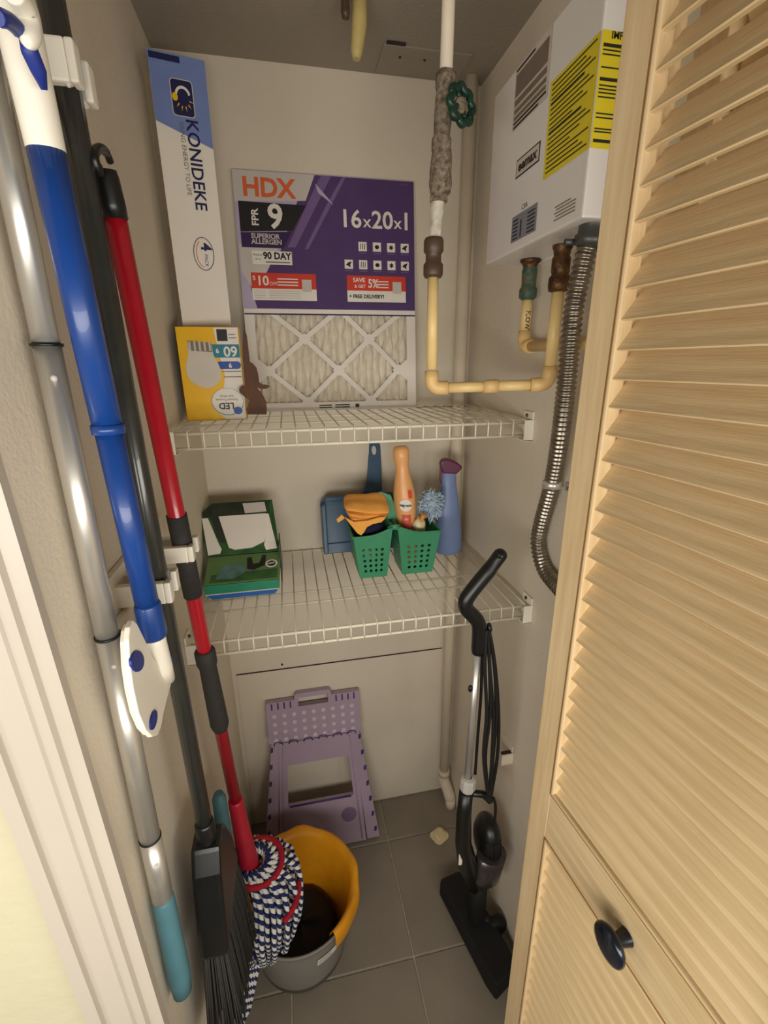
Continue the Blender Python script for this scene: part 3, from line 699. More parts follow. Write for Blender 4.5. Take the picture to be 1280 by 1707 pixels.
for i in range(6): bb.add([fc(-.010+.020*i/6, fzb+.100, .0010), fc(-.010+.020*(i+1)/6, fzb+.100, .0010), fc(-.010+.020*(i+1)/6, fzb+.134, .0010), fc(-.010+.020*i/6, fzb+.134, .0010)], [(0,1,2,3)])
obj('coral_label', bb, PINKR, t)
bb = B()
for i in range(4): bb.add([fc(.008+.010*i/4, fzb+.176, .0012), fc(.008+.010*(i+1)/4, fzb+.172, .0012), fc(.008+.010*(i+1)/4, fzb+.190, .0004), fc(.008+.010*i/4, fzb+.196, .0004)], [(0,1,2,3)])
obj('coral_label', bb, PINKR, t)
text('lettering', 'air', .009, None, 0, fzb+.125, .0018, PWHITE, t, fn=fc)

# --- fluffy duster and small yellow handle brush in the right pot
t = thing('hand_duster', 'pale blue fluffy duster with orange handle in the right basket pot', 'duster', (.49, -.18, ZT+.02))
obj('handle', B().tube([(.474,-.186,ZT+.03),(.478,-.198,ZT+.118),(.488,-.206,ZT+.142)], [.0045,.005,.0058], 12), mat('orange_handle', (226,150,50), .5), t)
for i in range(240):
    a, h = random.uniform(0, 6.28), random.uniform(-1, 1)
    rr = math.sqrt(1-h*h); d = V((math.cos(a)*rr, math.sin(a)*rr*.7, h)); c = V((.513, -.176, ZT+.158))
    p0 = c+V((d.x*.014, d.y*.012, d.z*.018)); k_ = random.uniform(.75, 1.15); p1 = c+V((d.x*.028*k_, d.y*.022*k_, d.z*.034*k_)); p2 = p1+V((random.uniform(-.010,.010), random.uniform(-.008,.004), random.uniform(-.014,.006)))
    if i == 0: db = B()
    db.tube([p0, p1, p2], [.0026, .0022, .0012], 5)
db.sphere((.513,-.176,ZT+.158), .021, 14, 8, (1,.7,1.25))
o = obj('fibres', db, DUSTER, t); o['kind'] = 'stuff'
b = B().sphere((.478, -.196, ZT+.110), .016, 14, 10, (1,.8,1.3))
for i, p in enumerate(b.v): p += V((math.sin(i*2.1)*.002, 0, math.cos(i*1.3)*.002))
tag(obj('plastic_bag', b, CLEAR, None), 'crumpled clear plastic wrap in the right basket pot beside the bottle', 'plastic bag')

# --- blue spray bottle with plum trigger head
sx_, sy_ = .5845, -.112
t = thing('spray_bottle', 'periwinkle blue spray bottle with plum head beside the basket', 'bottle', (sx_, sy_, ZT))
obj('bottle', B().lathe([(0,0),(.031,0),(.0350,.004),(.0355,.02),(.0350,.06),(.0305,.11),(.0245,.15),(.0195,.185),(.0190,.215),(.020,.222)], (sx_, sy_, ZT), (-.03,0,1), 32, sy=.68), SPRAY, t)
hd = Frame((sx_-.0075, sy_-.012, ZT+.222), (1, -.1, 0), (0,0,1))
obj('spray_head', B().prism([(-.017,-.006),(.017,-.008),(.029,.004),(.031,.010),(.022,.018),(.008,.026),(-.008,.031),(-.020,.028),(-.024,.018),(-.022,.008)], hd, -.024, .002), PLUM, t, .004)
obj('trigger', B().prism([(-.023,.012),(-.016,.010),(-.015,-.020),(-.021,-.034),(-.024,-.020)], hd, -.014, -.006), PLUM, t, .001)

# ------------------------------------------------------------------ right corner pipe
t = thing('drain_pipe', 'white painted pipe running down the back right corner to the floor', 'pipe', (.630, -.026, 0))
obj('pipe', B().tube([(.628, -.024, ZC), (.632, -.024, .085)], .0155, 20), PIPEW, t)
obj('elbow', B().tube([(.632,-.024,.10),(.632,-.024,.075),(.634,-.032,.062),(.638,-.050,.048),(.640,-.062,.038),(.641,-.070,.026)], .0185, 20), PIPEW, t)
obj('tail_pipe', B().tube([(.641,-.071,.034),(.641,-.073,.0)], .0165, 20), PIPEW, t)
obj('collar', B().tube([(.632,-.024,.112),(.632,-.024,.088)], .0195, 20), PIPEW, t)
t = thing('bait_station', 'small milky plastic bait station on the floor beside the pipe', 'bait trap', (.572, -.165, 0))
Fz = Frame((.572, -.165, .0005), (.88,.47,0), (-.47,.88,0))
obj('dish', B().prism(rrect(-.026,-.024,.026,.024,.014), Fz, 0, .004), CLEAR, t, .001)
obj('dome', B().prism(rrect(-.017,-.016,.017,.016,.010), Fz, .004, .013), CLEAR, t, .003)

# ------------------------------------------------------------------ supply pipe with gate valve
PX, PY = .432, -.430; R0 = .0092
t = thing('supply_pipe', 'cream water supply pipe with gate valve running to the heater', 'pipe', (PX, PY, ZC))
obj('upper_pipe', B().tube([(PX+.008, PY, ZC), (PX+.006, PY, 1.80)], .0088, 16), PIPEW, t)
vb = B().lathe([(.010,-.052),(.0135,-.050),(.0135,-.036),(.0115,-.032),(.0125,-.012),(.0125,.012),(.0115,.020),(.0135,.024),(.0135,.040),(.010,.042)], (PX+.004, PY, 1.775), (.05,0,1), 16)
for i, p in enumerate(vb.v): p += V((math.sin(i*1.9), math.cos(i*2.7), 0))*.0006
v_ = obj('valve_body', vb, CRUST, t)
wc = V((PX+.022, PY-.022, 1.771)); wax = V((.42, -.9, .10)).normalized()
obj('valve_stem', B().tube([(PX+.004, PY, 1.772), wc], .006, 12), BRASS, t)
wr = (V((0,0,1))-wax*wax.z).normalized(); ww = wax.cross(wr)
ring = [wc+(wr*math.cos(2*math.pi*i/64)+ww*math.sin(2*math.pi*i/64))*(.0205+.0022*math.cos(2*math.pi*i*8/64)) for i in range(65)]
wh = obj('hand_wheel', B().tube(ring, .0052, 10, cap=False), DKGRN, t)
sp_ = B()
for i in range(4):
    a = i*math.pi/2+.4; d = wr*math.cos(a)+ww*math.sin(a); sp_.tube([wc+d*.006, wc+d*.019], .0036, 8)
obj('spokes', sp_, DKGRN, wh)
obj('wheel_nut', B().lathe([(0,-.004),(.010,-.004),(.0105,.002),(.007,.0045),(.0,.005)], wc, wax, 14), CRUST, wh)
cb = B().lathe([(.0105,0),(.0145,.004),(.0165,.014),(.0160,.030),(.0145,.050),(.0130,.058)], (PX+.0015, PY, 1.669), (.03,0,1), 18)
for i, p in enumerate(cb.v): p += V((math.sin(i*2.9), math.cos(i*1.7), math.sin(i)))*.0009
obj('crusted_joint', cb, CRUST, t)
obj('locknut', B().lathe([(.010,0),(.0135,.001),(.0135,.009),(.010,.010)], (PX, PY, 1.660), (0,0,1), 8, smooth=False), CRUST, t)
tb_ = B().lathe([(.0085,0),(.0095,.01),(.0085,.03),(.0100,.045),(.0098,.056)], (PX-.004, PY, 1.606), (.05,0,1), 14)
for i, p in enumerate(tb_.v): p += V((math.sin(i*2.3), math.cos(i*3.1), 0))*.0008
obj('wrapped_nipple', tb_, TAPE, t)
obj('coupling', B().lathe([(.0085,.052),(.013,.052),(.0150,.048),(.0150,.034),(.0118,.030),(.0118,.020),(.0150,.016),(.0150,.002),(.013,-.002),(.0085,-.002)], (PX-.006, PY, 1.562), (0,0,1), 20), BROWN, t)
ez = 1.395
A = V((PX-.0045, PY, ez)); Bp = at(914, 641, 0, .604)
dirh = (Bp-A).normalized()
obj('pipe', B().tube([(PX-.006, PY, 1.565), (PX-.0045, PY, ez+.03)], R0*.92, 16), CPVC, t)
def elbow(P, d1, d2, r, L=.028):
    d1, d2 = V(d1).normalized(), V(d2).normalized(); pts = [P+d1*L]; k = .016
    for i in range(7):
        q_ = i/6; pts.append((P+d1*k)*(1-q_)**2 + P*2*q_*(1-q_) + (P+d2*k)*q_*q_)
    pts.append(P+d2*L); return B().tube(pts, r, 16)
obj('elbow', elbow(A, (0,0,1), dirh, .0112), CPVCF, t)
obj('pipe', B().tube([A+dirh*.026, A+dirh*.092], R0*.92, 16), CPVC, t)
obj('coupler', B().tube([A+dirh*.085, A+dirh*.108], .0108, 16), CPVCF, t)
obj('pipe', B().tube([A+dirh*.105, Bp-dirh*.026], R0*.92, 16), CPVC, t)
obj('elbow', elbow(Bp, -dirh, (0,0,1), .0112), CPVCF, t)
C2 = at(931, 480, 0, .606)
obj('pipe', B().tube([Bp+V((0,0,.026)), C2], R0, 16), CPVC, t)
obj('compression_nut', B().lathe([(.0095,-.006),(.0150,-.004),(.0162,.004),(.0155,.014),(.012,.018),(.0135,.022),(.0135,.040),(.0115,.043),(.0125,.05),(.0145,.054),(.0145,.0575)], C2, (.0,0,1), 16), BRASS, t)

# ------------------------------------------------------------------ water heater
HX, HY0, HY1, HZ0, HZ1 = .572, -.584, -.287, 1.608, 1.864
t = thing('water_heater', 'white wall mounted tankless water heater with yellow warning label', 'water heater', (XR, -.435, HZ0))
obj('cover', B().box((HX, HY0, HZ0), (XR-.006, HY1, HZ1)), HEATW, t, .003)
obj('backplate', B().box((XR-.007, HY0+.004, HZ0-.004), (XR-.0005, HY1-.004, HZ1+.004)), HEATW, t, .001)
Fh = Frame((HX, HY1, HZ0), (0,-1,0), (0,0,1))      # u runs towards the camera, faces left
Fn = Frame((HX, HY0, HZ0), (1,0,0), (0,0,1))       # near side
def hp(px, F_): # photo pixel on the heater front -> (u, v)
    if F_ is Fh: p = at(px[0], px[1], 0, HX); return (HY1-p.y, p.z-HZ0)
    p = at(px[0], px[1], 1, HY0); return (p.x-HX, p.z-HZ0)
HWD = HY1-HY0
y0 = hp((908,298), Fh); y1 = hp((915,150), Fh)
yl = [(y0[0], .050), (HWD, .050+.030), (HWD, .168), (y1[0], .172)]
u0 = hp((912,220), Fh)[0]
yv0, yv1 = .073, .186
obj('yellow_label', B().rect(Fh, u0, yv0, HWD-.0008, yv1, .0006), YEL, t)
obj('yellow_label', B().rect(Fn, .0008, yv0, .075, yv1, .0006), YEL, t)
bb = B()
for i in range(19):
    v = yv0+.006+i*.0056; bb.rect(Fh, u0+.006, v, HWD-.006-(.04 if i in (4, 9) else (.02*((i*7) % 3)/2)), v+(.0030 if i in (8, 14) else .0017), .0011)
obj('caption_line', bb, INK, t); bb = B()
for i, v in enumerate((.006,.016,.019,.030,.034,.050,.054,.0575,.061,.066,.078,.090,.094,.0975)):
    bb.rect(Fn, .003, yv0+v, .066-(.03*((i*5) % 3)/2), yv0+v+(.0034 if i in (0, 9, 13) else .0015), .0011)
obj('caption_line', bb, INK, t)
text('lettering', 'IMPORTANT', .010, Fn, .040, yv1-.0045, .0012, INK, t, bold=.0002)
ua = hp((858,190), Fh)[0]; ub = hp((916,120), Fh)[0]
NV = .044
obj('notice_label', B().rect(Fh, ua-.004, .130+NV, ub, .209+NV, .0006), PAPERB, t)
bb = B()
for (a_, c_) in ((.172,.200),(.160,.168),(.150,.156),(.142,.147)): bb.rect(Fh, ua, a_+NV, ub-.006, c_+NV, .001)
obj('caption_line', bb, GINK, t)
bb = B()
for i, v in enumerate((.1365, .131, .2035)): bb.rect(Fh, ua, v+NV, ub-.004-.02*i, v+NV+.003, .0011)
obj('caption_line', bb, INK, t)
e0 = hp((862,285), Fh); e1 = hp((899,250), Fh)
eu = (e0[0]+e1[0])/2; ev = (hp((880,268), Fh)[1])
obj('badge_frame', B().rect(Fh, eu-.036, ev-.0125, eu+.036, ev+.0125, .0006), INK, t)
obj('badge', B().rect(Fh, eu-.034, ev-.0105, eu+.034, ev+.0105, .0009), PAPERB, t)
text('lettering', 'eemax', .019, Fh, eu, ev+.0005, .0013, INK, t, bold=.0007, sx=1.1)
g0 = hp((852,400), Fh); g1 = hp((894,370), Fh)
obj('rating_label', B().rect(Fh, g0[0], .013, g1[0], .050, .0006), GLAB, t)
bb = B()
for i in range(6):
    v = .016+i*.0052
    bb.rect(Fh, g0[0]+.004, v, g0[0]+.022, v+.0022, .001); bb.rect(Fh, g1[0]-.028, v, g1[0]-.005, v+.0022, .001)
bb.rect(Fh, g0[0]+.030, .016, g0[0]+.034, .040, .001)
obj('caption_line', bb, INK, t)
text('lettering', 'CSA', .010, Fh, (g0[0]+g1[0])/2, .056, .0012, INK, t)
s0 = hp((925,352), Fh); bb = B()
for i in range(5): bb.rect(Fh, s0[0]-.0+.004*(i % 2), .012+i*.004, s0[0]+.050-.012*(i > 3), .0135+i*.004, .001)
obj('caption_line', bb, GINK, t)

# outlet fitting and pipe along the right wall
t = thing('outlet_pipe', 'short cream outlet pipe turning along the right wall under the heater', 'pipe', (.632, -.345, HZ0))
OX, OY = .632, -.345
obj('flange', B().lathe([(.0,.0),(.0175,0),(.0185,-.003),(.014,-.007),(.012,-.012),(.012,-.020)], (OX, OY, HZ0), (0,0,1), 20), BRASS, t)
obj('copper_fitting', B().lathe([(.012,.045),(.0135,.040),(.0125,.020),(.0125,.014),(.0155,.010),(.0155,-.004),(.0100,-.008)], (OX, OY, HZ0-.058), (0,0,1), 14), COPPER, t)
obj('pipe', B().tube([(OX,OY,HZ0-.062),(OX,OY,1.488)], R0, 16), CPVC, t)
EO = V((OX, OY, 1.462))
obj('elbow', elbow(EO, (0,0,1), (0,-1,0), .0118), CPVCF, t)
obj('pipe', B().tube([EO+V((0,-.024,0)), (OX+.002, -.72, 1.459)], R0, 16), CPVC, t)
fw = lambda u, v, d: V((OX+(R0+d)*math.sin(u/R0-.15), OY-(R0+d)*math.cos(u/R0-.15), v))
text('lettering', 'FLOW', .0115, None, 0, 1.508, .0005, INK, t, rot=-math.pi/2, fn=fw, bold=.0002)

# flexible metal conduit
t = thing('metal_conduit', 'flexible ribbed steel conduit curving down the right wall', 'conduit', (.63, -.52, HZ0))
key = [at(x, y, 0, X) for x, y, X in ((983,402,.606),(972,440,.603),(957,510,.600),(950,575,.600),(943,650,.606),(932,740,.622),(920,808,.638),(903,870,.643),(897,908,.643),(908,950,.643),(940,990,.643))]+[V((.643,-.66,1.02)), V((.643,-.76,1.01))]
def catmull(P, n):
    out = []
    for i in range(len(P)-1):
        p0, p1, p2, p3 = P[max(0, i-1)], P[i], P[i+1], P[min(len(P)-1, i+2)]
        for j in range(n):
            q_ = j/n; out.append(.5*((2*p1)+(p2-p0)*q_+(2*p0-5*p1+4*p2-p3)*q_*q_+(3*p1-p0-3*p2+p3)*q_**3))
    out.append(P[-1]); return out
dense = catmull(key, 40); L = [0]
for i in range(1, len(dense)): L.append(L[-1]+(dense[i]-dense[i-1]).length)
rs_ = []; pts = []; step = .0020; pos = 0; i = 0; kk = 0
while pos < L[-1]:
    while L[i+1] < pos: i += 1
    q_ = (pos-L[i])/(L[i+1]-L[i]); pts.append(dense[i].lerp(dense[i+1], q_)); rs_.append(.0146 if kk % 4 < 2 else .0122); kk += 1; pos += step
obj('ribbed_hose', B().tube(pts, rs_, 16), CHROME, t)
cb = B().lathe([(.0,.035),(.021,.035),(.021,.028),(.0175,.026),(.0175,.006),(.0205,.004),(.0205,-.006),(.015,-.008),(.013,-.010)], key[0]+V((0,0,.002)), (.05,-.12,1), 20)
obj('connector', cb, DGREY, t)
obj('clamp_screw', B().tube([key[0]+V((-.018,.008,.0)), key[0]+V((-.031,.010,.0))], .004, 10), DGREY, t)
obj('clamp_screw', B().tube([key[0]+V((-.018,.008,.030)), key[0]+V((-.031,.012,.030))], .005, 10), BRASS, t)
SC = key[6]
st = B().lathe([(.0154,-.007),(.0164,-.0065),(.0164,.0065),(.0154,.007)], SC, (.02,.12,1), 20)
o = obj('strap', st, STEEL, t)
obj('strap_foot', B().box((XR-.004, SC.y-.036, SC.z-.008), (XR-.0005, SC.y-.010, SC.z+.006)), STEEL, o, .001)
obj('strap_screw', B().sphere((XR-.005, SC.y-.025, SC.z-.001), .0038, 10, 6), DGREY, o)

# loose white wall clip low on the right wall
t = thing('wall_clip', 'small white shelf clip screwed low on the right wall', 'bracket', (XR, -.385, .545))
b = B().box((XR-.004, -.400, .545), (XR-.0005, -.355, .568)); b.box((XR-.030, -.404, .522), (XR-.0005, -.401, .552)); b.box((XR-.030, -.404, .521), (XR-.0005, -.384, .524))
obj('clip', b, OFFW, t, .0006)
obj('slot', B().box((XR-.028, -.400, .549), (XR-.004, -.392, .553)), CRACK, t)

# yellowed pipe stub from ceiling
t = thing('pipe_stub', 'short yellowed pipe stub hanging down from the closet ceiling', 'pipe', (.345, -.22, ZC))
obj('stub', B().tube([(.352,-.24,ZC),(.350,-.24,1.96),(.345,-.24,1.925),(.344,-.24,1.915)], [.013,.0125,.010,.006], 16), STUB, t)
obj('dark_cap', B().lathe([(0,0),(.006,.002),(.0075,.010),(.006,.030),(.006,.055)], (.327,-.245,ZC-.055), (0,0,1), 14), BROWN, t)

# ------------------------------------------------------------------ stick vacuum
t = thing('stick_vacuum', 'black stick vacuum with silver tube standing by the right wall', 'vacuum cleaner', (.56, -.45, 0))
VX, VY = .520, -.470
def vp(x, y, Y=VY): return at(x, y, 1, Y)
hpth = [vp(833,926), vp(815,950), vp(797,972), vp(783,990), vp(776,1003), vp(778,1015), vp(788,1026), vp(796,1036), vp(799,1050), vp(797,1088)]
obj('handle', B().tube(catmull(hpth, 4), [.0130]*4+[.0142]*32+[.0130], 16), BLACK, t)
obj('handle_tip', B().sphere(hpth[0], .0132, 14, 8), BLACK, t)
obj('tube', B().tube([vp(796,1082), vp(779,1300)], .0078, 18), STEEL, t)
obj('collar', B().lathe([(.008,.012),(.0155,.010),(.0170,.004),(.0170,-.018),(.0145,-.024),(.0,-.024)], vp(780,1302), (.03,0,1), 10, smooth=False), mat('grey_plastic', (188,184,176), .45), t)
obj('body', B().tube([vp(777,1318), vp(773,1360), vp(772,1405), vp(779,1440,-.45), vp(792,1475,-.42)], [.015,.0165,.0185,.024,.020], 16), BLACK, t)
dc = vp(812,1395,-.43)
obj('motor_housing', B().sphere(dc, .05, 24, 14, (.62,.95,1.25)), BLACK, t)
obj('dirt_cup', B().tube([dc+V((0,-.028,-.015)), dc+V((-.004,-.020,-.10)), dc+V((-.010,0,-.16))], [.036,.034,.020], 20, flat=(1,.8)), SMOKE, t)
vt = B()
for k in range(5):
    ox = -.016+.008*k
    vt.tube([dc+V((ox, -.0475*math.sqrt(1-(ox/.031)**2-(zz/.0625)**2)-.0005, zz)) for zz in (.03,.015,0,-.015,-.03)], .0022, 6)
obj('vent_ribs', vt, BLACKM, t)
obj('badge', B().box(tuple(vp(768,1432,-.478)-V((.004,0,.02))), tuple(vp(768,1432,-.478)+V((.004,.004,.02)))), WPLAS, t, .001)
h0, h1 = V((.546,-.318,0)), V((.598,-.560,0)); hd_ = (h1-h0).normalized(); hn = V((0,0,1)).cross(hd_)
Fv = Frame((h0.x, h0.y, .002), hd_, hn)
LL = (h1-h0).length
obj('floor_head', B().prism([(.006,-.030),(LL-.02,-.030),(LL+.010,-.024),(LL-.004,.046),(LL-.05,.050),(.03,.050),(0,.034),(-.002,-.022)], Fv, 0, .052), BLACKM, t, .010)
obj('neck', B().tube([dc+V((-.010,0,-.14)), V((.592,-.415,.10)), V((.585,-.43,.05))], [.020,.022,.024], 14), BLACKM, t)
obj('wheel', B().lathe([(0,-.012),(.026,-.012),(.029,-.008),(.029,.008),(.026,.012),(0,.012)], (.632,-.448,.031), hd_, 20), BLACKM, t)
obj('wheel_arm', B().tube([(.592,-.43,.055), (.632,-.447,.034)], .013, 10), BLACKM, t)
# cord hooks and wound cord
hk = vp(818,1045)
obj('cord_hook', B().tube([vp(804,1066), vp(812,1062), vp(816,1048), vp(815,1040)], [.006,.006,.0055,.004], 10), BLACK, t)
lh = vp(806,1320)
obj('cord_hook', B().tube([vp(786,1322), vp(806,1324), vp(816,1334), vp(822,1332)], [.007,.008,.008,.006], 10), BLACK, t)
for k, (x0_, x1_, w_) in enumerate(((808,806,0),(813,812,3),(818,818,-2),(822,824,2),(826,828,-1))):
    y_ = VY-.010+.004*k
    cp_ = [at(811+1.0*k, 1050, 1, y_), at(x0_+w_, 1110, 1, y_-.002), at((x0_+x1_)/2+4, 1190, 1, y_), at(x1_-w_, 1260, 1, y_+.003), at(813+1.4*k, 1325, 1, y_)]
    obj('cord_loop', B().tube(catmull(cp_, 6), .0038, 8), BLACKM, t)
obj('cord_tail', B().tube(catmull([vp(822,1330), vp(826,1345,-.468), vp(824,1375,-.45)], 6), .0033, 8), BLACKM, t)
obj('cord_tail', B().tube(catmull([vp(803,1075,-.462), vp(802,1150,-.458), vp(796,1230,-.458), vp(792,1290,-.458)], 6), .0033, 8), BLACKM, t)
obj('button', B().sphere(vp(784,1148,-.473), .005, 8, 6, (1,1,1.6)), BLACK, t)

# ------------------------------------------------------------------ folding step stool leaning on the back wall
t = thing('step_stool', 'lavender folding step stool leaning folded against the back wall', 'step stool', (.23, -.12, 0))
Fs = Frame((0, -.135, .002), (1, 0, 0), (0, .105, .485))
def sp2(x, y):   # photo pixel -> (u, v) on the stool plane
    d = CR*((x-640)/FPX) - CU*((y-853.5)/FPX) + CF
    q_ = (Fs.O-CAM).dot(Fs.N)/d.dot(Fs.N); P = CAM+d*q_-Fs.O; return (P.dot(Fs.U), P.dot(Fs.V))
tl, tr, bl, br = sp2(443,1175), sp2(598,1150), sp2(452,1240), sp2(601,1218)
ul, ur = tl[0], tr[0]; vt_, vb_ = (tl[1]+tr[1])/2, (bl[1]+br[1])/2
cw = ur-ul; cm = (ul+ur)/2
hu0, hu1 = sp2(491,1170)[0], sp2(552,1160)[0]; hv = vt_+.018
# top plate with grip opening
g0, g1, gv0, gv1 = hu0+.010, hu1-.010, vt_-.022, vt_+.004
b = B(); d0, d1 = -.022, 0
b.prism([(ul,vb_),(ur,vb_),(ur,vt_-.028),(ul,vt_-.028)], Fs, d0, d1)
b.prism([(ul,vt_-.028),(g0,vt_-.028),(g0,vt_+.010),(hu0,vt_+.010),(hu0,vt_),(ul,vt_)], Fs, d0, d1)
b.prism([(g1,vt_-.028),(ur,vt_-.028),(ur,vt_),(hu1,vt_),(hu1,vt_+.010),(g1,vt_+.010)], Fs, d0, d1)
b.prism([(g0,gv1),(g1,gv1),(g1,hv),(hu0+.006,hv),(hu0,vt_+.010),(g0,vt_+.010)], Fs, d0, d1); b.prism([(g1,gv1),(g1,hv),(hu1-.006,hv),(hu1,vt_+.010),(g1,vt_+.010)], Fs, d0, d1)
b.prism([(g0,vt_-.028),(g1,vt_-.028),(g1,gv0),(g0,gv0)], Fs, d0, d1)
obj('top_plate', b, LAV, t)
for i in range(4):
    for j in range(9):
        u = ul+cw*(j+.75)/9.6; v = vb_+.010+i*.0245
        if v > vt_-.032 and hu0-.01 < u < hu1+.01: continue
        if v < vt_-.012: obj('grip_dot', B().prism(circ(u, v, .0062, None, 12), Fs, 0, .0012), LAVL, t)
for k in range(4):
    for u in (ul+.016+k*.018, ur-.016-k*.018):
        if u < hu0-.004 or u > hu1+.004: obj('rib_slot', B().prism([(u-.0022,vt_-.022),(u+.0022,vt_-.022),(u+.0022,vt_-.003),(u-.0022,vt_-.003)], Fs, .0002, .0010), LAVD, t)
for k in range(6):
    u = ul+cw*(k+.62)/6.3
    bb = B().tube([Fs(u-.013,vb_-.006,.002), Fs(u-.009,vb_+.004,.002), Fs(u+.009,vb_+.004,.002), Fs(u+.013,vb_-.006,.002)], .0016, 6); obj('hinge_knuckle', bb, LAVD, t)
# leg panel below: outer flared frame and inner panel with opening
p_r = sp2(634,1404); p_l = (2*cm-p_r[0], p_r[1]); vbt = .004
obj('side_leg', B().prism([(ur-.006,vb_),(ur-.030,vb_),(p_r[0]-.040,vbt),(p_r[0],vbt)], Fs, -.030, -.004), LAV, t, .002)
obj('side_leg', B().prism([(ul+.006,vb_),(ul+.030,vb_),(p_l[0]+.040,vbt),(p_l[0],vbt)], Fs, -.030, -.004), LAV, t, .002)
for k in range(7):
    q_ = (k+.4)/7
    for (a, c, s) in ((ur-.008, p_r[0]-.010, 1), (ul+.008, p_l[0]+.010, -1)):
        u = a+(c-a)*q_; v = vb_+(vbt-vb_)*q_
        obj('peg_slot', B().prism([(u-.004,v-.008),(u+.004,v-.006),(u+.005,v+.008),(u-.003,v+.006)], Fs, -.0038, -.002), LAVD, t)
iu0, iu1 = ul+.028, ur-.024; ju0, ju1 = p_l[0]+.046, p_r[0]-.044
def iu(q_, s): return (iu0+(ju0-iu0)*q_) if s == 0 else (iu1+(ju1-iu1)*q_)
def vv_(q_): return vb_-.004+(vbt-vb_+.004)*q_
o0, o1 = .20, .56; b = B()
b.prism([(iu(0,0),vv_(0)),(iu(0,1),vv_(0)),(iu(o0,1),vv_(o0)),(iu(o0,0),vv_(o0))], Fs, -.016, -.002)
b.prism([(iu(o0,0),vv_(o0)),(iu(o0,0)+.024,vv_(o0)),(iu(o1,0)+.026,vv_(o1)),(iu(o1,0),vv_(o1))], Fs, -.016, -.002)
b.prism([(iu(o0,1),vv_(o0)),(iu(o0,1)-.024,vv_(o0)),(iu(o1,1)-.022,vv_(o1)),(iu(o1,1),vv_(o1))], Fs, -.016, -.002)
b.prism([(iu(o1,0),vv_(o1)),(iu(o1,1),vv_(o1)),(iu(1,1),vv_(1)),(iu(1,0),vv_(1))], Fs, -.016, -.002)
obj('leg_panel', b, LAV, t)
bb = B()
for s, sg in ((0, 1), (1, -1)): bb.tube([Fs(iu(.02,s)+sg*.012, vv_(.02), -.001), Fs(iu(.98,s)+sg*.012, vv_(.98), -.001)], .0022, 6)
obj('panel_ridge', bb, LAV, t)
cu_, cv_ = sp2(582,1358)
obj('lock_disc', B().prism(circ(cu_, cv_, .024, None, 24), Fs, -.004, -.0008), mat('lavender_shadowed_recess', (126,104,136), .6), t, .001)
bb = B().tube([Fs(iu(o1,0)+.03, vv_(o1)-.002, -.002), Fs(iu(o1,1)-.03, vv_(o1)-.002, -.002)], .0028, 6); obj('cross_pin', bb, LAVD, t)

# ------------------------------------------------------------------ bucket with liner
bx, by = .136, -.362; BHt = .195
t = thing('mop_bucket', 'grey round bucket with yellow liner below the red mop', 'bucket', (bx, by, 0))
rt, rb = .138, .106
rad = lambda z: rb+(rt-rb)*z/BHt
obj('pail', B().lathe([(0,.003),(rb-.012,.003),(rb-.004,.0),(rb,.006),(rad(.05),.05),(rad(.12),.12),(rad(.17),.17),(rt,BHt-.004),(rt+.004,BHt),(rt+.002,BHt+.003),(rt-.003,BHt),(rad(.12)-.003,.12),(rad(.03)-.003,.012),(0,.010)], (bx,by,0), (0,0,1), 48), BKT, t)
def wav(j, a, r, z):
    w = math.sin(a*5+.4)*.0035+math.sin(a*9+1)*.002
    return (r+(abs(w)*.7 if j > 3 else 0), z+(w if j in (4, 5, 6) else 0))
lz = BHt
obj('yellow_liner', B().lathe([(rad(.02)-.012,.02),(rad(.08)-.011,.08),(rad(.14)-.011,.14),(rt-.010,lz+.004),(rt+.001,lz+.024),(rt+.010,lz+.020),(rt+.011,lz-.006),(rt+.008,lz-.026)], (bx,by,0), (0,0,1), 60, math.radians(-58), math.radians(205), fx=wav), BAGY, t)
b = B().lathe([(0,.085),(.045,.082),(.075,.078),(.092,.066),(.094,.04)], (bx-.002,by-.004,0), (0,0,1), 32, fx=lambda j, a, r, z: (r*(1+.02*math.sin(a*6)), z+.006*math.sin(a*4+j)))
tag(obj('black_lump', b, BLACKM, None), 'low black lump lying inside the grey bucket', 'plastic bag')  # matte black wavy mass filling the lower inside of the pail
bt = lambda u, v, d: V((bx+(rad(v)+.001+d)*math.cos(u/rad(v)-1.02), by+(rad(v)+.001+d)*math.sin(u/rad(v)-1.02), v))
def cyl_patch(u0, u1, v0, v1, d):
    b = B(); n = 8
    for i in range(n): b.add([bt(u0+(u1-u0)*i/n, v0, d), bt(u0+(u1-u0)*(i+1)/n, v0, d), bt(u0+(u1-u0)*(i+1)/n, v1, d), bt(u0+(u1-u0)*i/n, v1, d)], [(0,1,2,3)])
    return b
o = obj('paper_label', cyl_patch(-.035, .045, .125, .150, .001), PWHITE, t); obj('red_print', cyl_patch(-.032, .0, .130, .144, .0018), PGREY, o)

# ------------------------------------------------------------------ red mop
mt = at(186, 335, 0, .040); mb_ = at(403, 1385, 1, -.455)
t = thing('string_mop', 'red handled mop with navy and white twisted strings in the bucket', 'mop', tuple(mb_))
ax_ = (mb_-mt).normalized()
def mq(y):   # point on the mop axis at photo row y (bisect)
    lo, hi = -1.0, 2.0
    for _ in range(40):
        md = (lo+hi)/2; P = mt.lerp(mb_, md)-CAM; yy = 853.5-FPX*P.dot(CU)/P.dot(CF)
        lo, hi = (md, hi) if yy < y else (lo, md)
    return mt.lerp(mb_, lo)
obj('handle', B().tube([mq(345), mq(1345)], .0108, 18), RED, t)
hk0 = mq(365); hk1 = mq(295)
obj('hanger_cap', B().tube([hk0, mq(340), hk1, mq(283)], [.0118,.0118,.0108,.0095], 16), BLACK, t)
pk = [at(x, y, 0, .038) for x, y in ((166,290),(159,272),(157,258),(162,249),(170,248),(178,256),(184,270))]
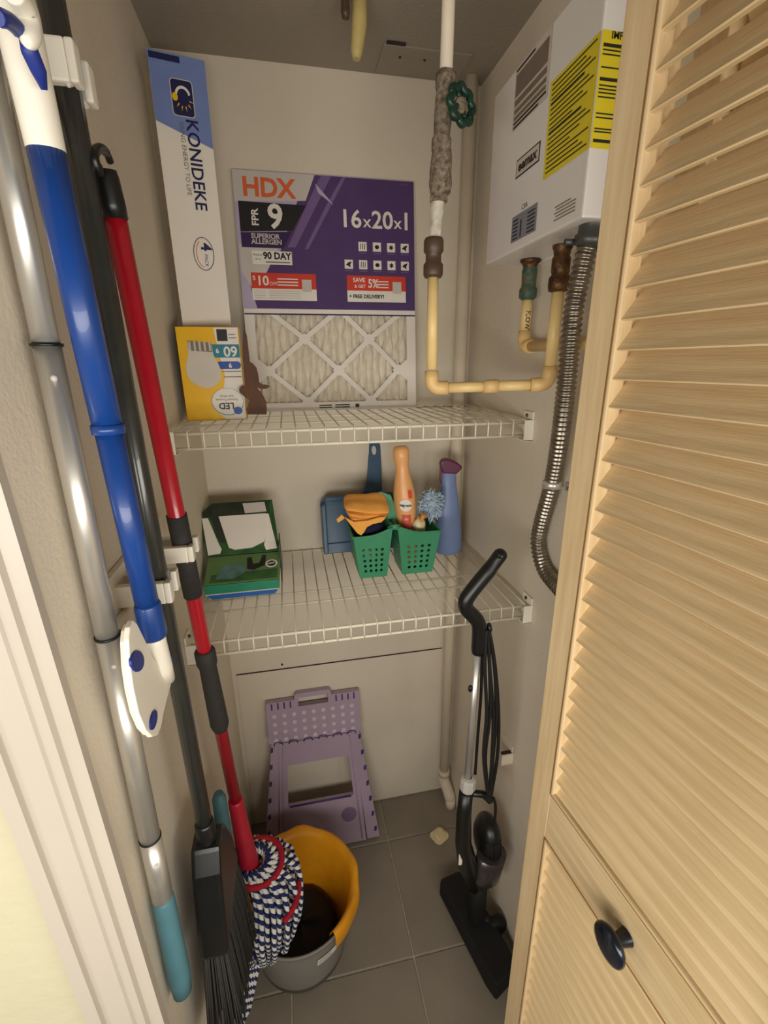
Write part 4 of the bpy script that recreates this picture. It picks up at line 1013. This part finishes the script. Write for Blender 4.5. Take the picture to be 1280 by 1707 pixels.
obj('hanger_hook', B().tube(catmull(pk, 5), [.0050]*5+[.0042]*20+[.0034]*6, 10), BLACK, t)
obj('foam_grip', B().tube([mq(858), mq(992)], .0128, 18), GRIP, t)
obj('twist_lock', B().tube([mq(1082), mq(1086), mq(1104), mq(1110), mq(1112), mq(1150), mq(1206), mq(1214)], [.0125,.0155,.0155,.0135,.0130,.0140,.0152,.0120], 18), GRIP, t)
obj('socket', B().tube([mq(1332), mq(1336), mq(1352), mq(1400), mq(1436), mq(1452)], [.0128,.0140,.0145,.0175,.0215,.0225], 20), REDP, t)
hd0 = mq(1440); side = V((1,0,0))
# yarn strands: start around the socket, bulge out, hang down
rnd = random.Random(7); strands = []
NS = 54
for i in range(NS):
    a = 2*math.pi*i/NS + rnd.uniform(-.05,.05); lay = i % 3
    d = V((math.cos(a), math.sin(a), 0))
    R_ = .046+.014*lay+rnd.uniform(-.003,.003)
    c = hd0+V((.012,0,-.004))
    ctr = V((.060, -.455, 0))
    zlow = .165+rnd.uniform(-.02,.02)+.02*lay
    p = [c+d*.021+V((0,0,.004)), c+d*R_*.75+V((0,0,.012-.006*lay)), c+d*(R_+.006)+V((.008,0,-.035)), V((ctr.x, ctr.y, c.z-.10))+d*(R_+.010), V((ctr.x, ctr.y, c.z-.17))+d*(R_*.95), V((ctr.x-.004, ctr.y, zlow+.02))+d*(R_*.66), V((ctr.x-.006, ctr.y, zlow))+d*(R_*.40)]
    for q_ in p:
        q_.x = max(q_.x, XL+.008)
    obj('yarn_strand', B().tube(catmull(p, 4), .0052, 8), YARN, t)
for k in range(4):
    p = [V((.030+.006*k, -.495, .20)), V((.018+.005*k, -.508, .15)), V((.008+.004*k, -.515, .10)), V((.003+.003*k, -.520, .06+.01*k))]
    for q_ in p: q_.x = max(q_.x, XL+.006)
    obj('yarn_strand', B().tube(catmull(p, 4), .0048, 8), YARN, t)
c = hd0+V((.014,0,-.012)); ringp = [c+V((math.cos(a)*.056, math.sin(a)*.052, .004*math.sin(a*2)+.012)) for a in [2*math.pi*i/40 for i in range(41)]]
for q_ in ringp: q_.x = max(q_.x, XL+.010)
obj('red_band', B().tube(ringp, .0062, 8, cap=False), REDYARN, t)
rp2 = [V((.060,-.455,c.z-.052))+V((math.cos(a)*.084, math.sin(a)*.084, .0)) for a in [-.9+1.0*i/14 for i in range(15)]]
obj('red_band', B().tube(rp2, .0062, 8), REDYARN, t)

# ------------------------------------------------------------------ black broom
b0 = at(96, 60, 0, .026); b1 = at(342, 1380, 0, .034)
t = thing('broom', 'black broom hanging bristles down on the left wall', 'broom', tuple(b1))
def bq(s): return b0.lerp(b1, s)
obj('handle', B().tube([bq(-.12), bq(1.0)], .0108, 16), POLEBLK, t)
obj('ferrule', B().tube([bq(.985), bq(.99), bq(1.012), bq(1.03), bq(1.085)], [.0118,.0138,.0138,.0150,.0165], 16), BLACK, t)
bz = b1.z-.030; byc = b1.y; bxc = b1.x
Fbm = Frame((bxc, byc, bz), (0,-1,0), (0,0,1))
obj('broom_cap', B().prism([(-.018,.012),(.018,.012),(.034,-.02),(.052,-.10),(.060,-.150),(-.086,-.150),(-.070,-.08),(-.036,-.01)], Fbm, -.020, .020), BLACK, t, .006)
bb = B(); rnd = random.Random(3)
for i in range(420):
    q_ = rnd.uniform(-1, 1); w_ = rnd.uniform(-1, 1)
    u0_ = -.013+q_*.066; p0 = Fbm(u0_, -.120, w_*.014); p1 = Fbm(-.018+q_*.086, -.24, w_*.022); p2 = Fbm(-.022+q_*.100+rnd.uniform(-.006,.006), -.36+rnd.uniform(-.02,.02)+q_*.05, w_*.026)
    for q2 in (p0, p1, p2): q2.x = max(q2.x, XL+.003)
    bb.tube([p0, p1, p2], [.0016,.0015,.0010], 4)
o = obj('bristles', bb, BRIST, t); o['kind'] = 'stuff'

# ------------------------------------------------------------------ silver pole with teal grip
s0_ = at(20, 300, 0, .0); s1_ = at(250, 1395, 0, .0)
t = thing('extension_pole', 'silver telescopic pole with teal grip hanging near the door casing', 'pole', tuple(at(303, 1640, 0, .0)))
def sq(y):
    lo, hi = -2.0, 3.0
    for _ in range(40):
        md = (lo+hi)/2; P = s0_.lerp(s1_, md)-CAM; yy = 853.5-FPX*P.dot(CU)/P.dot(CF)
        lo, hi = (md, hi) if yy < y else (lo, md)
    return s0_.lerp(s1_, lo)
RS = .0100
obj('upper_tube', B().tube([sq(-60), sq(576)], RS, 20), STEEL, t); obj('middle_tube', B().tube([sq(576), sq(1060)], RS+.0006, 20), STEEL, t); obj('lower_tube', B().tube([sq(1060), sq(1396)], RS+.0012, 20), STEEL, t)
obj('end_tube', B().tube([sq(1396), sq(1505)], RS+.0018, 20), STEEL, t)
for y in (576, 1060, 1396):
    P = sq(y); obj('joint_ring', B().tube([P+V((0,0,.0016)), P-V((0,0,.0008))], RS+.0021, 20), BLACK, t)
for y, k in ((630, 1), (1102, 2), (1428, 3)):
    obj('snap_button', B().sphere(sq(y)+V((.0042,-.0092,0)), .0028, 10, 6), PGREY, t)
obj('grip', B().tube([sq(1494), sq(1500), sq(1560), sq(1625), sq(1652)], [.0118,.0128,.0132,.0138,.0118], 18), TEAL, t)
obj('grip_tip', B().sphere(sq(1652), .0098, 12, 8, (1,1,.6)), TEAL, t)

# ------------------------------------------------------------------ blue tub scrubber
c0 = at(78, 255, 0, .036); c1 = at(246, 1010, 0, .036)
t = thing('tub_scrubber', 'blue handled scrubber with white pivoting triangular head on left wall', 'scrubber', tuple(c1))
def cq(y):
    lo, hi = -2.0, 3.0
    for _ in range(40):
        md = (lo+hi)/2; P = c0.lerp(c1, md)-CAM; yy = 853.5-FPX*P.dot(CU)/P.dot(CF)
        lo, hi = (md, hi) if yy < y else (lo, md)
    return c0.lerp(c1, lo)
obj('handle', B().tube([cq(250), cq(715)], .0122, 20), BLUE, t); obj('handle', B().tube([cq(712), cq(1012)], .0114, 20), BLUE, t)
P = cq(715); obj('collar', B().tube([P+V((0,0,.004)), P-V((0,0,.004))], .0136, 18), BLUE, t)
obj('lower_collar', B().tube([cq(1004), cq(1008), cq(1055), cq(1060)], [.0118,.0128,.0136,.0126], 20), BLUE, t)
obj('white_grip', B().tube([cq(256), cq(248), cq(150), cq(60), cq(20), cq(-20)], [.0118,.0124,.0128,.0132,.0136,.0125], 20), WPLAS, t)
g_ = [at(x, y, 0, .050) for x, y in ((74,150),(64,118),(50,86),(42,66))]
obj('blue_inlay', B().tube(g_, [.002,.0048,.0052,.0035], 10), NAVY, t)
g_ = [at(x, y, 0, .048) for x, y in ((33,52),(22,40),(8,31),(-6,28))]
obj('blue_inlay', B().tube(catmull(g_, 3), [.003]+[.0045]*8+[.004], 10), NAVY, t)
g_ = [at(x, y, 0, .052) for x, y in ((46,76),(50,52),(45,26),(34,4),(20,-16))]
obj('hang_loop', B().tube(catmull(g_, 4), [.0015,.004,.0055]+[.0062]*14, 12), WPLAS, t)
# pivot neck and head
obj('neck', B().tube([cq(1050), cq(1075), at(272,1112,0,.037), at(281,1132,0,.037)], [.0112,.0108,.0098,.0070], 16), WPLAS, t)
obj('neck_button', B().sphere(at(284,1098,0,.040), .0042, 10, 6, (.6,1,1.5)), NAVY, t)
HXs = .034
def hpx(x, y): p = at(x, y, 0, HXs); return (-p.y, p.z)
Fq = Frame((HXs, 0, 0), (0,-1,0), (0,0,1))   # faces -x ... thickness along x
out = [(216,1034),(223,1040),(236,1066),(250,1096),(262,1112),(276,1124),(281,1140),(274,1166),(268,1190),(264,1212),(258,1226),(249,1229),(238,1218),(226,1190),(217,1150),(211,1108),(209,1066),(211,1046)]
Fx = Frame((HXs, 0, 0), (0,1,0), (0,0,1))    # N = +x
po = [(at(x, y, 0, HXs).y, at(x, y, 0, HXs).z) for x, y in out]
obj('head_plate', B().prism(po, Fx, -.002, .003), WPLAS, t, .0012)
cen = V((sum(p[0] for p in po)/len(po), sum(p[1] for p in po)/len(po)))
obj('scrub_pad', B().prism([(cen.x+(p[0]-cen.x)*.93, cen.y+(p[1]-cen.y)*.95) for p in po], Fx, -.006, -.002), OFFW, t, .001)
def el_px(pts, d0, d1, m_, nm):
    pp = [(at(x, y, 0, HXs+d1).y, at(x, y, 0, HXs+d1).z) for x, y in pts]; return obj(nm, B().prism(pp, Fx, d0, d1), m_, t, .0006)
el_px([(230+11*math.cos(a), 1102+18*math.sin(a)) for a in [i*math.pi/9 for i in range(18)]], .002, .0045, NAVY, 'blue_button')
el_px([(257+5.5*math.cos(a)-3*math.sin(a)*.9, 1200+17*math.sin(a)) for a in [i*math.pi/9 for i in range(18)]], .002, .0045, NAVY, 'blue_button')

# ------------------------------------------------------------------ mop holders on the left wall
def spring_clip(parent, P, reach, open_=.0125, h=.030):
    """two plastic jaws reaching out from the wall around a pole at P"""
    for s in (-1, 1):
        y0 = P.y+s*open_; b = B(); a, c_ = sorted((y0, y0+s*.010))
        b.box((XL+.004, a, P.z-h/2), (reach, c_, P.z+h/2)); a2, c2 = sorted((y0-s*.004, y0+s*.010)); b.box((reach, a2, P.z-h/2), (reach+.007, c2, P.z+h/2))
        j = obj('jaw', b, WPLAS, parent, .002)
        obj('jaw_rivet', B().sphere((reach-.003, y0+s*.005, P.z-h/2), .0022, 8, 6), PGREY, j)
bp = bq(.028)
t = thing('broom_clip', 'white plastic spring clip gripping the broom near its top', 'wall clip', (XL, bp.y, bp.z))
obj('base', B().box((XL, bp.y-.030, bp.z-.022), (XL+.005, bp.y+.030, bp.z+.022)), WPLAS, t, .001)
spring_clip(t, bp, bp.x+.010)
rz = 1.188
t = thing('holder_rail', 'white wall mounted broom holder rail behind the hanging handles', 'tool holder', (XL, -.60, rz))
obj('rail', B().box((XL, -.715, rz-.026), (XL+.008, -.455, rz+.026)), WPLAS, t, .002)
obj('rail_lip', B().box((XL+.008, -.715, rz-.026), (XL+.016, -.455, rz-.018)), WPLAS, t, .002)
bk = min((bq(i/400) for i in range(401)), key=lambda p: abs(p.z-rz)); spring_clip(t, bk, bk.x+.010, h=.026)
mk = min((mt.lerp(mb_, i/400) for i in range(401)), key=lambda p: abs(p.z-(rz+.010)))
spring_clip(t, mk, mk.x+.010, .0145, h=.022)
hk = [V((XL+.010, mk.y-.055, rz+.0)), V((XL+.030, mk.y-.055, rz-.006)), V((XL+.034, mk.y-.055, rz-.030)), V((XL+.044, mk.y-.055, rz-.034)), V((XL+.048, mk.y-.055, rz-.022))]
obj('fold_hook', B().tube(catmull(hk, 4), .004, 8), WPLAS, t)

# ------------------------------------------------------------------ teal dustpan brush behind the broom
t = thing('hand_brush', 'teal hand brush hanging handle up behind the broom', 'brush', (.02, -.50, .55))
q0 = at(364, 1322, 0, .018)
obj('handle', B().tube([q0, q0+V((0,-.001,-.012)), q0+V((0,-.004,-.10)), q0+V((0,-.006,-.16))], [.008,.0125,.0140,.0130], 14, flat=(1,1)), TEAL, t)
obj('block', B().box((XL+.004, q0.y-.03, q0.z-.30), (XL+.026, q0.y+.02, q0.z-.155)), TEAL, t, .004)
obj('bristles', B().box((XL+.026, q0.y-.028, q0.z-.295), (XL+.050, q0.y+.018, q0.z-.165)), BLACKM, t, .002)
